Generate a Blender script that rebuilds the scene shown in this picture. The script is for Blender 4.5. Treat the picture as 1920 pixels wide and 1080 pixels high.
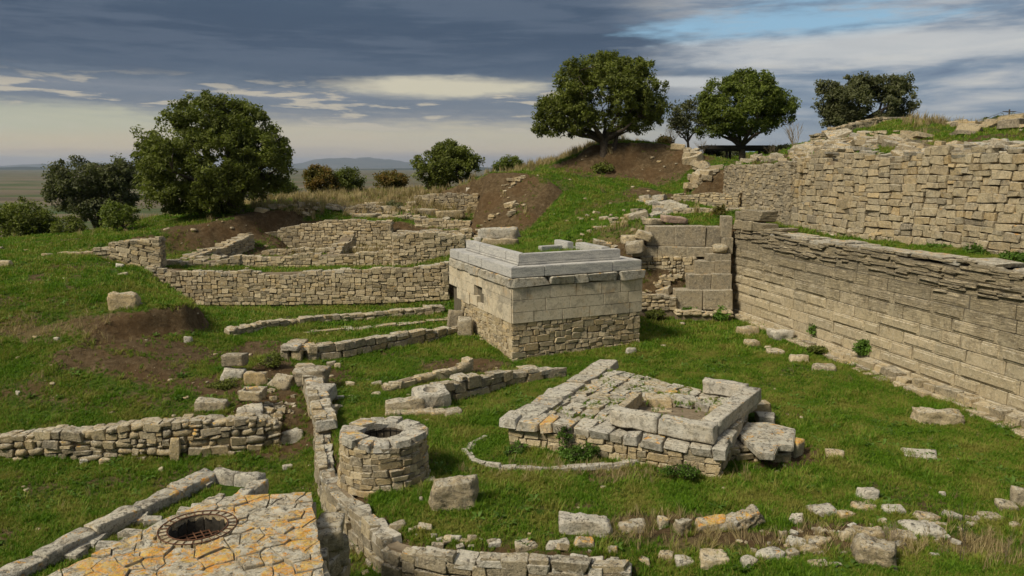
import bpy, bmesh, math, random
import numpy as np
from mathutils import Vector, Matrix, noise as mn
from mathutils.geometry import delaunay_2d_cdt
R = math.radians
scene = bpy.context.scene
for o in list(bpy.data.objects): bpy.data.objects.remove(o)
COL = scene.collection
# ------------------------------------------------------------------ camera
HC = 6.0; PITCH = math.atan(228/1450); FPX = 1450.0
cam_d = bpy.data.cameras.new('camera'); cam = bpy.data.objects.new('camera', cam_d); COL.objects.link(cam)
cam.location = (0, 0, HC); cam.rotation_euler = (math.pi/2 - PITCH, 0, 0)
cam_d.lens = 36*FPX/1920; cam_d.sensor_width = 36; cam_d.clip_start = 0.1; cam_d.clip_end = 60000
scene.camera = cam
# ------------------------------------------------------------------ node helper
class NG:
    def __init__(s, nt): s.nt = nt; s.n = nt.nodes; s.l = nt.links
    def node(s, t, **kw):
        n = s.n.new(t)
        for k, v in kw.items(): setattr(n, k, v)
        return n
    def put(s, sock, v):
        if isinstance(v, bpy.types.NodeSocket): s.l.new(v, sock)
        elif v is not None:
            if sock.type == 'RGBA' and not hasattr(v, '__len__'): v = (v, v, v, 1)
            if sock.type == 'RGBA' and len(v) == 3: v = (*v, 1)
            sock.default_value = v
    def m(s, op, a, b=None, c=None, clamp=False):
        n = s.node('ShaderNodeMath', operation=op, use_clamp=clamp)
        s.put(n.inputs[0], a)
        if b is not None: s.put(n.inputs[1], b)
        if c is not None: s.put(n.inputs[2], c)
        return n.outputs[0]
    def mix(s, f, a, b, mode='MIX'):
        n = s.node('ShaderNodeMix', data_type='RGBA', blend_type=mode)
        s.put(n.inputs[0], f); s.put(n.inputs[6], a); s.put(n.inputs[7], b)
        return n.outputs[2]
    def noise(s, vec, scale, detail=4, rough=0.55, dist=0.0):
        n = s.node('ShaderNodeTexNoise'); s.put(n.inputs['Vector'], vec)
        n.inputs['Scale'].default_value = scale; n.inputs['Detail'].default_value = detail
        n.inputs['Roughness'].default_value = rough; n.inputs['Distortion'].default_value = dist
        return n.outputs[0]
    def voro(s, vec, scale, feature='F1', out='Distance'):
        n = s.node('ShaderNodeTexVoronoi', feature=feature); s.put(n.inputs['Vector'], vec)
        n.inputs['Scale'].default_value = scale
        return n.outputs[out]
    def ramp(s, f, stops, interp='LINEAR'):
        n = s.node('ShaderNodeValToRGB'); s.put(n.inputs[0], f); r = n.color_ramp; r.interpolation = interp
        while len(r.elements) < len(stops): r.elements.new(0.5)
        for e, (p, c) in zip(r.elements, stops):
            e.position = p; e.color = (c, c, c, 1) if not hasattr(c, '__len__') else (*c[:3], 1)
        return n.outputs[0]
    def sm(s, v, a, b):     # smoothstep
        n = s.node('ShaderNodeMapRange', interpolation_type='SMOOTHSTEP')
        s.put(n.inputs[0], v); n.inputs[1].default_value = a; n.inputs[2].default_value = b
        n.inputs[3].default_value = 0; n.inputs[4].default_value = 1
        return n.outputs[0]
    def vmul(s, v, k):
        n = s.node('ShaderNodeVectorMath', operation='MULTIPLY'); s.put(n.inputs[0], v); n.inputs[1].default_value = k
        return n.outputs[0]
    def comb(s, x, y, z):
        n = s.node('ShaderNodeCombineXYZ')
        for i, v in enumerate((x, y, z)): s.put(n.inputs[i], v)
        return n.outputs[0]
    def sep(s, v):
        n = s.node('ShaderNodeSeparateXYZ'); s.put(n.inputs[0], v); return n.outputs
# ------------------------------------------------------------------ sky, sun, exposure
EXPOSURE = 1.5
SUN_EL, SUN_AZ = 46, -128          # azimuth clockwise from +Y (view direction)
def build_world():
    w = bpy.data.worlds.new('World'); scene.world = w; w.use_nodes = True
    g = NG(w.node_tree); g.n.clear()
    d = g.node('ShaderNodeTexCoord').outputs['Generated']
    x, y, z = g.sep(d)
    az = g.m('ARCTAN2', x, y); el = g.m('ARCSINE', z)
    q1 = g.comb(g.m('MULTIPLY', az, 2.2), g.m('MULTIPLY', el, 16), 0.3)
    n1 = g.noise(q1, 1.6, 6, 0.55, 0.3)
    q2 = g.comb(g.m('MULTIPLY', az, 5), g.m('MULTIPLY', el, 52), 4.7)
    n2 = g.noise(q2, 1.5, 7, 0.6, 0.25)
    q3 = g.comb(g.m('MULTIPLY', az, 16), g.m('MULTIPLY', el, 70), 1.7)
    n3 = g.noise(q3, 2.0, 5, 0.55, 0.2)
    c1 = g.m('SUBTRACT', n1, 0.5); c2 = g.m('SUBTRACT', n2, 0.5); c3 = g.m('SUBTRACT', n3, 0.5)
    e = g.m('ADD', el, g.m('MULTIPLY', c1, 0.035))
    e = g.m('ADD', e, g.m('MULTIPLY', c2, 0.040))
    e = g.m('ADD', e, g.m('MULTIPLY', c3, 0.016))
    k = g.m('MULTIPLY', e, 1/1.6)
    st = [(-0.02,(.36,.33,.31)),(0.003,(.44,.36,.31)),(0.022,(.66,.53,.35)),(0.045,(.56,.50,.34)),(0.060,(.24,.25,.27)),(0.072,(.14,.17,.22)),
          (0.088,(.20,.22,.26)),(0.100,(.12,.15,.20)),(0.115,(.058,.086,.138)),(0.15,(.040,.064,.110)),(0.19,(.050,.078,.125)),(0.30,(.13,.16,.20)),(0.6,(.32,.33,.34)),(1.5,(.46,.46,.45))]
    deck = g.ramp(k, [(max(p,0)/1.6, c) for p, c in st[1:]])
    # lighter streaks torn into the lower bands
    s1 = g.sm(g.m('ADD', n2, g.m('MULTIPLY', c3, .35)), 0.52, 0.62); band = g.m('MULTIPLY', g.sm(el, 0.015, 0.05), g.m('SUBTRACT', 1, g.sm(el, 0.085, 0.115)))
    deck = g.mix(g.m('MULTIPLY', g.m('MULTIPLY', s1, band), 0.75), deck, (.62,.54,.40))
    s0 = g.sm(g.m('ADD', n1, g.m('MULTIPLY', c2, .8)), 0.42, 0.60)
    deck = g.mix(g.m('MULTIPLY', g.m('MULTIPLY', s0, g.sm(el, 0.10, 0.13)), 0.42), deck, (.120,.150,.205))
    def blob(cu, cv, ru, rv, soft=0.5, amp=1.2):
        a = g.m('DIVIDE', g.m('SUBTRACT', az, cu), ru); b = g.m('DIVIDE', g.m('SUBTRACT', el, cv), rv)
        r = g.m('SQRT', g.m('ADD', g.m('MULTIPLY', a, a), g.m('MULTIPLY', b, b)))
        r = g.m('ADD', r, g.m('MULTIPLY', c2, amp)); r = g.m('ADD', r, g.m('MULTIPLY', c3, amp*.6))
        return g.m('SUBTRACT', 1, g.sm(r, 1-soft, 1+soft*.5))
    # dark slate band left, bright torn gap in the centre
    deck = g.mix(g.m('MULTIPLY', blob(-0.66, 0.052, .30, .020, .5, .9), .8), deck, (.50,.50,.37))
    deck = g.mix(g.m('MULTIPLY', blob(-0.09, 0.098, .14, .013, .5, 1.1), .95), deck, (.66,.60,.44))
    deck = g.mix(g.m('MULTIPLY', blob(-0.16, 0.036, .28, .022, .6, .8), .5), deck, (.52,.47,.38))
    # right half: broken cloud, blue gap
    right = g.m('MULTIPLY', g.sm(g.m('ADD', az, g.m('MULTIPLY', c1, .25)), 0.10, 0.30), g.m('SUBTRACT', 1, g.sm(el, 0.5, 1.0)))
    rn = g.noise(g.comb(g.m('MULTIPLY', az, 4), g.m('MULTIPLY', el, 26), 8.1), 1.7, 7, 0.58, 0.3)
    rc = g.ramp(rn, [(0.36,(.12,.17,.26)),(0.48,(.22,.28,.36)),(0.56,(.38,.41,.45)),(0.66,(.58,.57,.54))])
    low = g.m('SUBTRACT', 1, g.sm(el, 0.02, 0.085))
    rc = g.mix(g.m('MULTIPLY', low, .55), rc, (.17,.24,.34))
    deck = g.mix(g.m('MULTIPLY', right, .9), deck, rc)
    nish = g.node('ShaderNodeTexSky', sky_type='NISHITA', sun_disc=False, sun_elevation=R(SUN_EL), sun_rotation=R(SUN_AZ))
    blue = g.mix(.75, g.vmul(nish.outputs[0], (.12,.12,.12)), (.25,.46,.62))
    bm = g.m('MAXIMUM', blob(0.33, 0.165, .17, .019, .8, 1.9), g.m('MULTIPLY', blob(0.60, 0.190, .30, .012, .5, 1.2), .9))
    deck = g.mix(bm, deck, blue)
    wm = g.m('MAXIMUM', blob(0.44, 0.133, .26, .020, .6, 1.2), blob(0.20, 0.103, .10, .007, .6, 1.3))
    deck = g.mix(g.m('MULTIPLY', wm, .8), deck, (.60,.60,.58))
    # clear sky (Nishita) stays a faint part of everything
    deck = g.mix(.06, deck, g.vmul(nish.outputs[0], (.12,.12,.12)))
    bg = g.node('ShaderNodeBackground'); g.put(bg.inputs[0], deck); bg.inputs[1].default_value = 0.355
    out = g.node('ShaderNodeOutputWorld'); g.l.new(bg.outputs[0], out.inputs[0])
build_world()
sd = bpy.data.lights.new('sun', 'SUN'); sd.energy = 1.5; sd.angle = R(14); sd.color = (1.0, .91, .74)
sun = bpy.data.objects.new('sun', sd); COL.objects.link(sun)
sdir = Vector((math.sin(R(SUN_AZ))*math.cos(R(SUN_EL)), math.cos(R(SUN_AZ))*math.cos(R(SUN_EL)), math.sin(R(SUN_EL))))
sun.rotation_euler = sdir.to_track_quat('Z', 'Y').to_euler(); sun.location = sdir*40
vs = scene.view_settings; vs.view_transform = 'Standard'; vs.look = 'None'; vs.exposure = EXPOSURE; vs.gamma = 1
vs.use_curve_mapping = False
# ------------------------------------------------------------------ survey: sight lines -> ground coordinates
CP, SP = math.cos(PITCH), math.sin(PITCH)
def ray(px, py):
    dx = (px-960)/FPX; dy = -(py-540)/FPX
    return dx/(CP+dy*SP), (SP-dy*CP)/(CP+dy*SP)       # x per metre of y, drop per metre of y
def PD(px, py, D):
    a, t = ray(px, py); return (a*D, D, HC-D*t)
def PZ(px, py, z):
    a, t = ray(px, py); D = (HC-z)/t; return (a*D, D, z)
# ------------------------------------------------------------------ materials
MATS = {}
def new_mat(name):
    m = bpy.data.materials.new(name); m.use_nodes = True; g = NG(m.node_tree); g.n.clear()
    out = g.node('ShaderNodeOutputMaterial'); b = g.node('ShaderNodeBsdfPrincipled'); g.l.new(b.outputs[0], out.inputs[0])
    b.inputs['Roughness'].default_value = .92; b.inputs['Specular IOR Level'].default_value = .25
    MATS[name] = m
    return m, g, b
def add_bump(g, b, h, strength=.5, dist=.02):
    n = g.node('ShaderNodeBump'); n.inputs['Strength'].default_value = strength; n.inputs['Distance'].default_value = dist
    g.put(n.inputs['Height'], h); g.l.new(n.outputs[0], b.inputs['Normal'])
def stone_mat(name, tones, top=.55, orange=0.0, dark=.5, strata=0.0, bump=1.0, warm=.4, big=1.0, stain=0):
    m, g, b = new_mat(name)
    geo = g.node('ShaderNodeNewGeometry'); pos = geo.outputs['Position']; nz = g.sep(geo.outputs['Normal'])[2]
    rnd = g.m('FRACT', g.m('ADD', g.node('ShaderNodeObjectInfo').outputs['Random'], geo.outputs['Random Per Island']))
    n = len(tones)
    c = g.ramp(rnd, [((i+.5)/n, t) for i, t in enumerate(tones)])
    big_n = g.noise(pos, 2.3*big, 5, .6); med = g.noise(pos, 6.5*big, 7, .74, .5); fine = g.noise(pos, 24*big, 6, .74)
    c = g.mix(g.m('MULTIPLY', g.sm(big_n, .42, .66), warm), c, (.43,.33,.19))
    c = g.mix(g.m('MULTIPLY', g.sm(med, .49, .60), dark*1.05), c, (.13,.115,.085))
    c = g.mix(g.m('MULTIPLY', g.sm(fine, .53, .63), .8*dark+.1), c, (.075,.065,.05))
    c = g.mix(g.m('MULTIPLY', g.sm(g.noise(pos, 15, 6, .74, .4), .53, .62), .5), c, (.60,.53,.40))
    up = g.sm(nz, .35, .8)
    lich = g.noise(pos, 5, 7, .76, .5)
    c = g.mix(g.m('MULTIPLY', g.m('MULTIPLY', up, g.sm(lich, .44, .55)), top), c, (.56,.52,.42))
    spots = g.m('MULTIPLY', up, g.sm(g.noise(pos, 11, 7, .78, .3), .53, .59))
    c = g.mix(g.m('MULTIPLY', spots, .85), c, (.070,.062,.048))
    if stain:
        sn_ = g.m('ADD', g.m('MULTIPLY', g.noise(pos, .9, 3, .5), .55), g.m('MULTIPLY', g.noise(pos, 5, 7, .75, .4), .45))
        c = g.mix(g.m('MULTIPLY', g.sm(sn_, .51, .57), stain), c, (.17,.155,.125))
        c = g.mix(g.m('MULTIPLY', g.sm(g.noise(pos, 2.2, 5, .7), .56, .64), .5), c, (.50,.36,.20))
    if orange:
        on = g.m('ADD', g.m('MULTIPLY', g.noise(pos, 1.3, 3, .6), .38), g.m('MULTIPLY', g.noise(pos, 5.5, 7, .78, .6), .62))
        om = g.m('MULTIPLY', g.sm(on, .60-.115*orange, .63-.10*orange), g.sm(nz, .0, .6))
        oc = g.mix(g.sm(g.noise(pos, 9, 5, .7), .4, .6), (.66,.27,.015), (.66,.43,.08))
        c = g.mix(g.m('MULTIPLY', om, g.ramp(fine, [(.42, .97), (.60, .30)])), c, oc)
    h = g.m('ADD', g.m('MULTIPLY', med, 1.0), g.m('MULTIPLY', fine, .5))
    pit = g.sm(g.voro(pos, 26), 0.0, .32); h = g.m('ADD', h, g.m('MULTIPLY', pit, .35))
    if strata:
        sv = g.node('ShaderNodeVectorMath', operation='MULTIPLY'); g.put(sv.inputs[0], pos); sv.inputs[1].default_value = (1.3, 1.3, 17)
        z = g.sep(pos)[2]
        wq = g.m('ADD', big_n, 0)
        sn = g.noise(sv.outputs[0], 1.5, 6, .7, .7)
        msk = g.m('MULTIPLY', g.sm(g.m('ADD', z, g.m('MULTIPLY', big_n, 2.4)), 2.6, 4.2), strata)
        h = g.m('ADD', h, g.m('MULTIPLY', g.m('MULTIPLY', g.sm(sn, .40, .58), msk), 3.0))
        c = g.mix(g.m('MULTIPLY', g.m('SUBTRACT', 1, g.sm(sn, .40, .52)), g.m('MULTIPLY', msk, .5)), c, (.14,.12,.08))
    g.put(b.inputs['Base Color'], c); add_bump(g, b, h, bump, .045)
    return m
GREY = [(.29,.245,.17),(.39,.325,.215),(.24,.205,.15),(.44,.355,.215),(.35,.295,.205),(.47,.385,.24)]
TAN  = [(.44,.345,.195),(.35,.28,.175),(.53,.42,.25),(.40,.325,.205),(.46,.335,.165),(.29,.245,.165),(.50,.385,.215)]
stone_mat('stone_grey', GREY, .6, .25, .6)
stone_mat('stone_tan', TAN, .5, .12, .45)
stone_mat('stone_wall', [(.45,.375,.24),(.41,.34,.215),(.48,.395,.255),(.43,.36,.235),(.36,.31,.215)], .5, .05, .5)
stone_mat('stone_cream', [(.56,.455,.275),(.50,.41,.26),(.62,.51,.33),(.45,.37,.24),(.54,.41,.22)], .5, .1, .2)
stone_mat('stone_top', [(.36,.34,.29),(.44,.41,.33),(.30,.28,.24),(.50,.45,.35)], .8, .45, .65)
stone_mat('stone_lichen', [(.42,.37,.27),(.54,.48,.36),(.34,.30,.23),(.48,.42,.31)], .75, 1.12, .6)
stone_mat('stone_white', [(.52,.49,.42),(.46,.43,.37),(.56,.52,.44)], .8, .12, .5)
stone_mat('stone_ashlar', [(.49,.405,.26),(.44,.365,.235),(.52,.43,.285),(.41,.345,.23)], .5, 0, .36, strata=1.0, bump=.8, warm=.3)
stone_mat('stone_dressed', [(.56,.49,.36),(.60,.52,.38),(.52,.455,.335),(.57,.49,.35)], .3, 0, .30, bump=.45, warm=.25, big=.7, stain=.5)
stone_mat('stone_dark', [(.30,.255,.18),(.36,.305,.21),(.25,.215,.155)], .5, .1, .55)
stone_mat('stone_pink', [(.36,.24,.20),(.40,.27,.22)], .3, 0, .4)
def marble():
    m, g, b = new_mat('marble'); geo = g.node('ShaderNodeNewGeometry'); pos = geo.outputs['Position']
    rnd = g.node('ShaderNodeObjectInfo').outputs['Random']
    sv = g.vmul(pos, (1.0, 1.0, 7)); n = g.noise(sv, 2.2, 6, .65, 1.0); f = g.noise(pos, 30, 5, .7)
    c = g.mix(g.sm(n, .4, .66), (.52,.50,.45), (.30,.295,.285))
    c = g.mix(g.m('MULTIPLY', rnd, .4), c, (.48,.47,.45))
    c = g.mix(g.m('MULTIPLY', g.sm(f, .50, .62), .6), c, (.17,.16,.14))
    g.put(b.inputs['Base Color'], c); b.inputs['Roughness'].default_value = .7
    add_bump(g, b, g.m('ADD', n, f), .35, .01)
marble()
def simple(name, ca, cb, scale=6, rough=.9, bump=.4, dist=.03, metal=0):
    m, g, b = new_mat(name); pos = g.node('ShaderNodeNewGeometry').outputs['Position']
    n = g.noise(pos, scale, 6, .65, .3); n2 = g.noise(pos, scale*5, 4, .6)
    c = g.mix(g.sm(n, .35, .65), ca, cb); c = g.mix(g.m('MULTIPLY', g.sm(n2, .5, .7), .4), c, tuple(v*.6 for v in ca))
    g.put(b.inputs['Base Color'], c); b.inputs['Roughness'].default_value = rough; b.inputs['Metallic'].default_value = metal
    add_bump(g, b, g.m('ADD', n, n2), bump, dist)
    return m
simple('mortar', (.15,.115,.075), (.24,.19,.125), 5)
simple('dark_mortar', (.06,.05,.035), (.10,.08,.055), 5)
simple('lining', (.030,.026,.020), (.060,.050,.036), 6)  # near-black: the cistern shaft's shade is put into the stone colour
simple('joint', (.14,.12,.085), (.10,.085,.06), 5)
simple('rust_iron', (.10,.045,.025), (.16,.08,.045), 14, .8, .3, .01, .3)
simple('black_iron', (.018,.016,.014), (.03,.026,.02), 14, .6, .3, .01, .6)
simple('dark_timber', (.020,.016,.012), (.035,.028,.02), 10, .8)
simple('bark', (.060,.045,.032), (.11,.088,.065), 9, .95, .9, .05)
simple('dry_twig', (.20,.16,.11), (.28,.22,.15), 9, .95, .5, .02)
def leaf_mat(name, a, bcol, dryc=None, amt=0, trans=.35):
    m, g, b = new_mat(name); geo = g.node('ShaderNodeNewGeometry'); pos = geo.outputs['Position']
    r = geo.outputs['Random Per Island']; oi = g.node('ShaderNodeObjectInfo').outputs['Random']
    rr = g.m('FRACT', g.m('ADD', r, oi))
    c = g.mix(rr, a, bcol)
    pn = g.noise(pos, 1.1, 4, .6)
    c = g.mix(g.m('MULTIPLY', g.sm(pn, .42, .62), .45), c, tuple(min(1, v*1.7) for v in bcol))
    if dryc: c = g.mix(g.m('MULTIPLY', g.sm(g.m('ADD', pn, g.m('MULTIPLY', rr, .25)), .74-.25*amt, .84-.2*amt), .9), c, dryc)
    g.put(b.inputs['Base Color'], c); b.inputs['Roughness'].default_value = .62
    t = g.node('ShaderNodeBsdfTranslucent'); g.put(t.inputs[0], g.mix(1, c, (1.1,1.25,.6), 'MULTIPLY'))
    mx = g.node('ShaderNodeMixShader'); mx.inputs[0].default_value = trans
    g.l.new(b.outputs[0], mx.inputs[1]); g.l.new(t.outputs[0], mx.inputs[2])
    out = [n for n in g.n if n.type == 'OUTPUT_MATERIAL'][0]; g.l.new(mx.outputs[0], out.inputs[0])
leaf_mat('leaf_oak', (.062,.076,.014), (.140,.160,.030))
leaf_mat('leaf_oak_light', (.062,.088,.013), (.135,.165,.028))
leaf_mat('leaf_olive', (.060,.068,.028), (.120,.126,.056))
leaf_mat('leaf_yellow', (.075,.075,.015), (.14,.12,.025), (.20,.12,.03), .6)
leaf_mat('leaf_weed', (.055,.105,.012), (.10,.18,.024))
leaf_mat('grass_blade', (.058,.135,.005), (.155,.265,.012), (.24,.22,.05), .65, .3)
leaf_mat('straw', (.24,.18,.09), (.34,.27,.14), None, 0, .3)
# ------------------------------------------------------------------ object helpers
def link_mesh(name, verts, faces, mat, parent=None, smooth=False):
    me = bpy.data.meshes.new(name); me.from_pydata([tuple(v) for v in verts], [], faces); me.update()
    if smooth: me.polygons.foreach_set('use_smooth', [True]*len(me.polygons))
    me.materials.append(MATS[mat] if isinstance(mat, str) else mat)
    o = bpy.data.objects.new(name, me); COL.objects.link(o)
    if parent is not None: o.parent = parent
    return o
def np_mesh(name, V, F, mat, parent=None, smooth=False):   # V (n,3), F (m,k)
    me = bpy.data.meshes.new(name); V = np.asarray(V, np.float32); F = np.asarray(F, np.int32)
    k = F.shape[1]; me.vertices.add(len(V)); me.vertices.foreach_set('co', V.ravel())
    me.loops.add(F.size); me.loops.foreach_set('vertex_index', F.ravel())
    me.polygons.add(len(F)); me.polygons.foreach_set('loop_start', np.arange(0, F.size, k, dtype=np.int32))
    me.polygons.foreach_set('loop_total', np.full(len(F), k, np.int32))
    if smooth: me.polygons.foreach_set('use_smooth', np.ones(len(F), bool))
    me.update(calc_edges=True); me.validate()
    me.materials.append(MATS[mat] if isinstance(mat, str) else mat)
    o = bpy.data.objects.new(name, me); COL.objects.link(o)
    if parent is not None: o.parent = parent
    return o
def tag(o, label, cat, group=None):
    o['label'] = label; o['category'] = cat
    if group: o['group'] = group
    return o
def root(name, loc, label, cat, group=None):
    o = bpy.data.objects.new(name, None); COL.objects.link(o); o.location = loc; o.empty_display_size = .3
    ROOTLOC[o.name] = Vector(loc)
    return tag(o, label, cat, group)
ROOTLOC = {}
# --- stone shapes
def bevel_box(seed, bev=.16, jit=.05):
    r = random.Random(seed); V = []; idx = {}
    h = .5; b = bev
    for sx in (-1, 1):
        for sy in (-1, 1):
            for sz in (-1, 1):
                cj = [r.uniform(-jit, jit) for _ in range(3)]
                for a in range(3):
                    s = (sx, sy, sz); bb = [b*r.uniform(.6, 1.5) for _ in range(3)]
                    p = [s[i]*(h-(0 if i == a else bb[i])) + cj[i] for i in range(3)]
                    idx[(sx, sy, sz, a)] = len(V); V.append(p)
    F = []
    I = lambda *k: idx[k]
    def q(ids):
        F.append(ids)
    for s in (-1, 1):
        q([I(s,-1,-1,0),I(s,1,-1,0),I(s,1,1,0),I(s,-1,1,0)][::s])
        q([I(-1,s,-1,1),I(1,s,-1,1),I(1,s,1,1),I(-1,s,1,1)][::-s])
        q([I(-1,-1,s,2),I(1,-1,s,2),I(1,1,s,2),I(-1,1,s,2)][::s])
    for s1 in (-1, 1):
        for s2 in (-1, 1):
            q([I(s1,s2,-1,0),I(s1,s2,-1,1),I(s1,s2,1,1),I(s1,s2,1,0)][::s1*s2])
            q([I(s1,-1,s2,0),I(s1,1,s2,0),I(s1,1,s2,2),I(s1,-1,s2,2)][::s1*s2])
            q([I(-1,s1,s2,1),I(-1,s1,s2,2),I(1,s1,s2,2),I(1,s1,s2,1)][::s1*s2])
    for sx in (-1, 1):
        for sy in (-1, 1):
            for sz in (-1, 1):
                q([I(sx,sy,sz,0),I(sx,sy,sz,1),I(sx,sy,sz,2)][::sx*sy*sz])
    return np.array(V), F
def fix_normals(me):
    bm = bmesh.new(); bm.from_mesh(me); bmesh.ops.recalc_face_normals(bm, faces=bm.faces); bm.to_mesh(me); bm.free()
STONE_V = []; STONE_T = None
def tri_faces(F):
    out = []
    for f in F:
        out.append([f[0], f[1], f[2]])
        if len(f) == 4: out.append([f[0], f[2], f[3]])
    return out
VAR = {}
def variants(kind, n, bev, jit):
    L = []
    for i in range(n):
        V, F = bevel_box(i*7+hash_s(kind), bev, jit)
        me = bpy.data.meshes.new('stone'); me.from_pydata([tuple(v) for v in V], [], F); me.update(); fix_normals(me)
        me.polygons.foreach_set('use_smooth', [True]*len(me.polygons))
        bm = bmesh.new(); bm.from_mesh(me); bmesh.ops.triangulate(bm, faces=bm.faces)
        Vt = np.array([v.co[:] for v in bm.verts]); Ft = np.array([[v.index for v in f.verts] for f in bm.faces]); bm.free()
        NV = [[0, 0, 0] for _ in V]
        for p in me.polygons:
            if p.index < 6:
                for v in p.vertices: NV[v] = list(p.normal)
        if kind != 'round': me.normals_split_custom_set_from_vertices(NV)
        L.append((me, Vt, Ft, np.array(NV)))
    VAR[kind] = L
def hash_s(s): return sum((i+1)*ord(c) for i, c in enumerate(s)) % 997
variants('rubble', 24, .085, .085)
variants('round', 16, .20, .11)
variants('cut', 12, .035, .014)
variants('dressed', 12, .018, .010)
variants('slab', 16, .075, .09)
MESH_BY_MAT = {}
def variant_mesh(kind, i, mat):
    key = (kind, i, mat)
    if key not in MESH_BY_MAT:
        me = VAR[kind][i][0].copy(); me.name = 'stone'; me.materials.clear(); me.materials.append(MATS[mat]); MESH_BY_MAT[key] = me
    return MESH_BY_MAT[key]
class Pile:
    """collects stones of one thing, then links the largest as parts and joins the rest"""
    def __init__(s, parent, mat, kind='rubble', name='stone', seed=1, limit=300):
        s.p = parent; s.mat = mat; s.kind = kind; s.name = name; s.items = []; s.r = random.Random(seed); s.limit = limit
    def add(s, c, sx, sy, sz, X, Y, mat=None, kind=None, tilt=.05, label=None):
        X = Vector(X).normalized(); Y = Vector(Y).normalized(); Z = X.cross(Y).normalized()
        M = Matrix((X, Y, Z)).transposed().to_4x4()
        e = Matrix.Rotation(s.r.uniform(-tilt, tilt), 4, 'X') @ Matrix.Rotation(s.r.uniform(-tilt, tilt), 4, 'Y') @ Matrix.Rotation(s.r.uniform(-tilt, tilt), 4, 'Z')
        mats = mat or s.mat
        if not isinstance(mats, str): mats = s.r.choice(mats)
        k = kind or s.kind
        if not isinstance(k, str): k = s.r.choice(k)
        # flips for variety (half-turns keep handedness)
        flip = s.r.choice([Matrix.Identity(4), Matrix.Rotation(math.pi, 4, 'X'), Matrix.Rotation(math.pi, 4, 'Y'), Matrix.Rotation(math.pi, 4, 'Z')])
        T = Matrix.Translation(Vector(c)) @ M @ e @ Matrix.Diagonal((sx, sy, sz, 1)) @ flip
        d = max(3, (Vector(c)-Vector((0,0,HC))).length)
        s.items.append((max(sx, sz, sy)*min(max(sx, sy), max(sy, sz))/(d*d), T, k, s.r.randrange(len(VAR[k])), mats, label))
    def build(s):
        s.items.sort(key=lambda t: -t[0])
        inv = Matrix.Translation(-(ROOTLOC[s.p.name])) if s.p is not None and s.p.name in ROOTLOC else Matrix.Identity(4)
        for a, T, k, i, mt, lab in s.items[:s.limit]:
            o = bpy.data.objects.new(s.name, variant_mesh(k, i, mt)); COL.objects.link(o)
            o.parent = s.p; o.matrix_local = inv @ T
            if lab: o['label'] = lab
        rest = s.items[s.limit:]
        bymat = {}
        for it in rest: bymat.setdefault(it[4], []).append(it)
        if rest:
            VV = []; FF = []; MI = []; NN = []; off = 0; mats = list(bymat)
            for a, T, k, i, mt, lab in rest:
                me, V, F = VAR[k][i][:3]; M = np.array(inv @ T)
                nv = (VAR[k][i][3] if len(VAR[k][i]) > 3 else V*2) @ np.linalg.inv(M[:3,:3]); NN.append(nv/np.maximum(1e-9, np.linalg.norm(nv, axis=1, keepdims=True)))
                VV.append(V @ M[:3,:3].T + M[:3,3]); FF.append(F+off); off += len(V); MI += [mats.index(mt)]*len(F)
            o = np_mesh('small_stones', np.vstack(VV), np.vstack(FF), mats[0], s.p, True)
            for mt in mats[1:]: o.data.materials.append(MATS[mt])
            o.data.polygons.foreach_set('material_index', np.array(MI, np.int32)); o['kind'] = 'stuff'
            o.data.normals_split_custom_set_from_vertices(np.vstack(NN).tolist())
# ------------------------------------------------------------------ skyline packing of stones in a wall face
def pack(L, H, wr, hr, rnd, du=.04, snap=.03):
    n = max(1, int(L/du)); sky = np.zeros(n); Hs = np.array([H((i+.5)*du) for i in range(n)])
    out = []; guard = 0
    while guard < 20000:
        guard += 1
        open_ = np.where(sky < Hs-hr[0]*.55)[0]
        if not len(open_): break
        i = open_[np.argmin(sky[open_])]; lv = sky[i]
        a = i
        while a > 0 and abs(sky[a-1]-lv) < snap and sky[a-1] < Hs[a-1]-hr[0]*.55: a -= 1
        b = i
        while b < n-1 and abs(sky[b+1]-lv) < snap and sky[b+1] < Hs[b+1]-hr[0]*.55: b += 1
        run = b-a+1
        h = rnd.uniform(*hr); 
        w = max(1, int(rnd.uniform(*wr)*(.7+.6*(h-hr[0])/max(1e-6, hr[1]-hr[0]))/du))
        if run-w < wr[0]*.8/du: w = run if run < w*1.7 else run//2
        if w > run: w = run
        if rnd.random() < .5 or a == 0: s0 = a
        else: s0 = b-w+1
        s0 = max(a, s0); e0 = s0+w
        v0 = float(np.max(sky[s0:e0]))
        # snap to neighbour's top
        for nb in (s0-1, e0):
            if 0 <= nb < n and hr[0]*.75 < sky[nb]-v0 < hr[1]*1.15 and rnd.random() < .55: h = sky[nb]-v0; break
        if w*du < wr[0]*.6: h = min(h, hr[0]*1.4)
        top = float(np.mean(Hs[s0:e0])); 
        if v0+h > top-hr[0]*.5: h = max(hr[0]*.7, top-v0+rnd.uniform(-.25, .35)*hr[0])
        sky[s0:e0] = v0+h
        out.append((s0*du, e0*du, v0, v0+h))
    return out
def seglist(pts):
    S = []; u = 0
    for a, b in zip(pts[:-1], pts[1:]):
        l = math.hypot(b[0]-a[0], b[1]-a[1]); S.append((u, l, a, b)); u += l
    return S, u
def path_at(S, u):
    for (u0, l, a, b) in S:
        if u <= u0+l or (u0, l, a, b) == S[-1]:
            f = (u-u0)/l; p = [a[i]+(b[i]-a[i])*f for i in range(len(a))]
            t = Vector((b[0]-a[0], b[1]-a[1], 0)).normalized()
            return p, t
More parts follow.
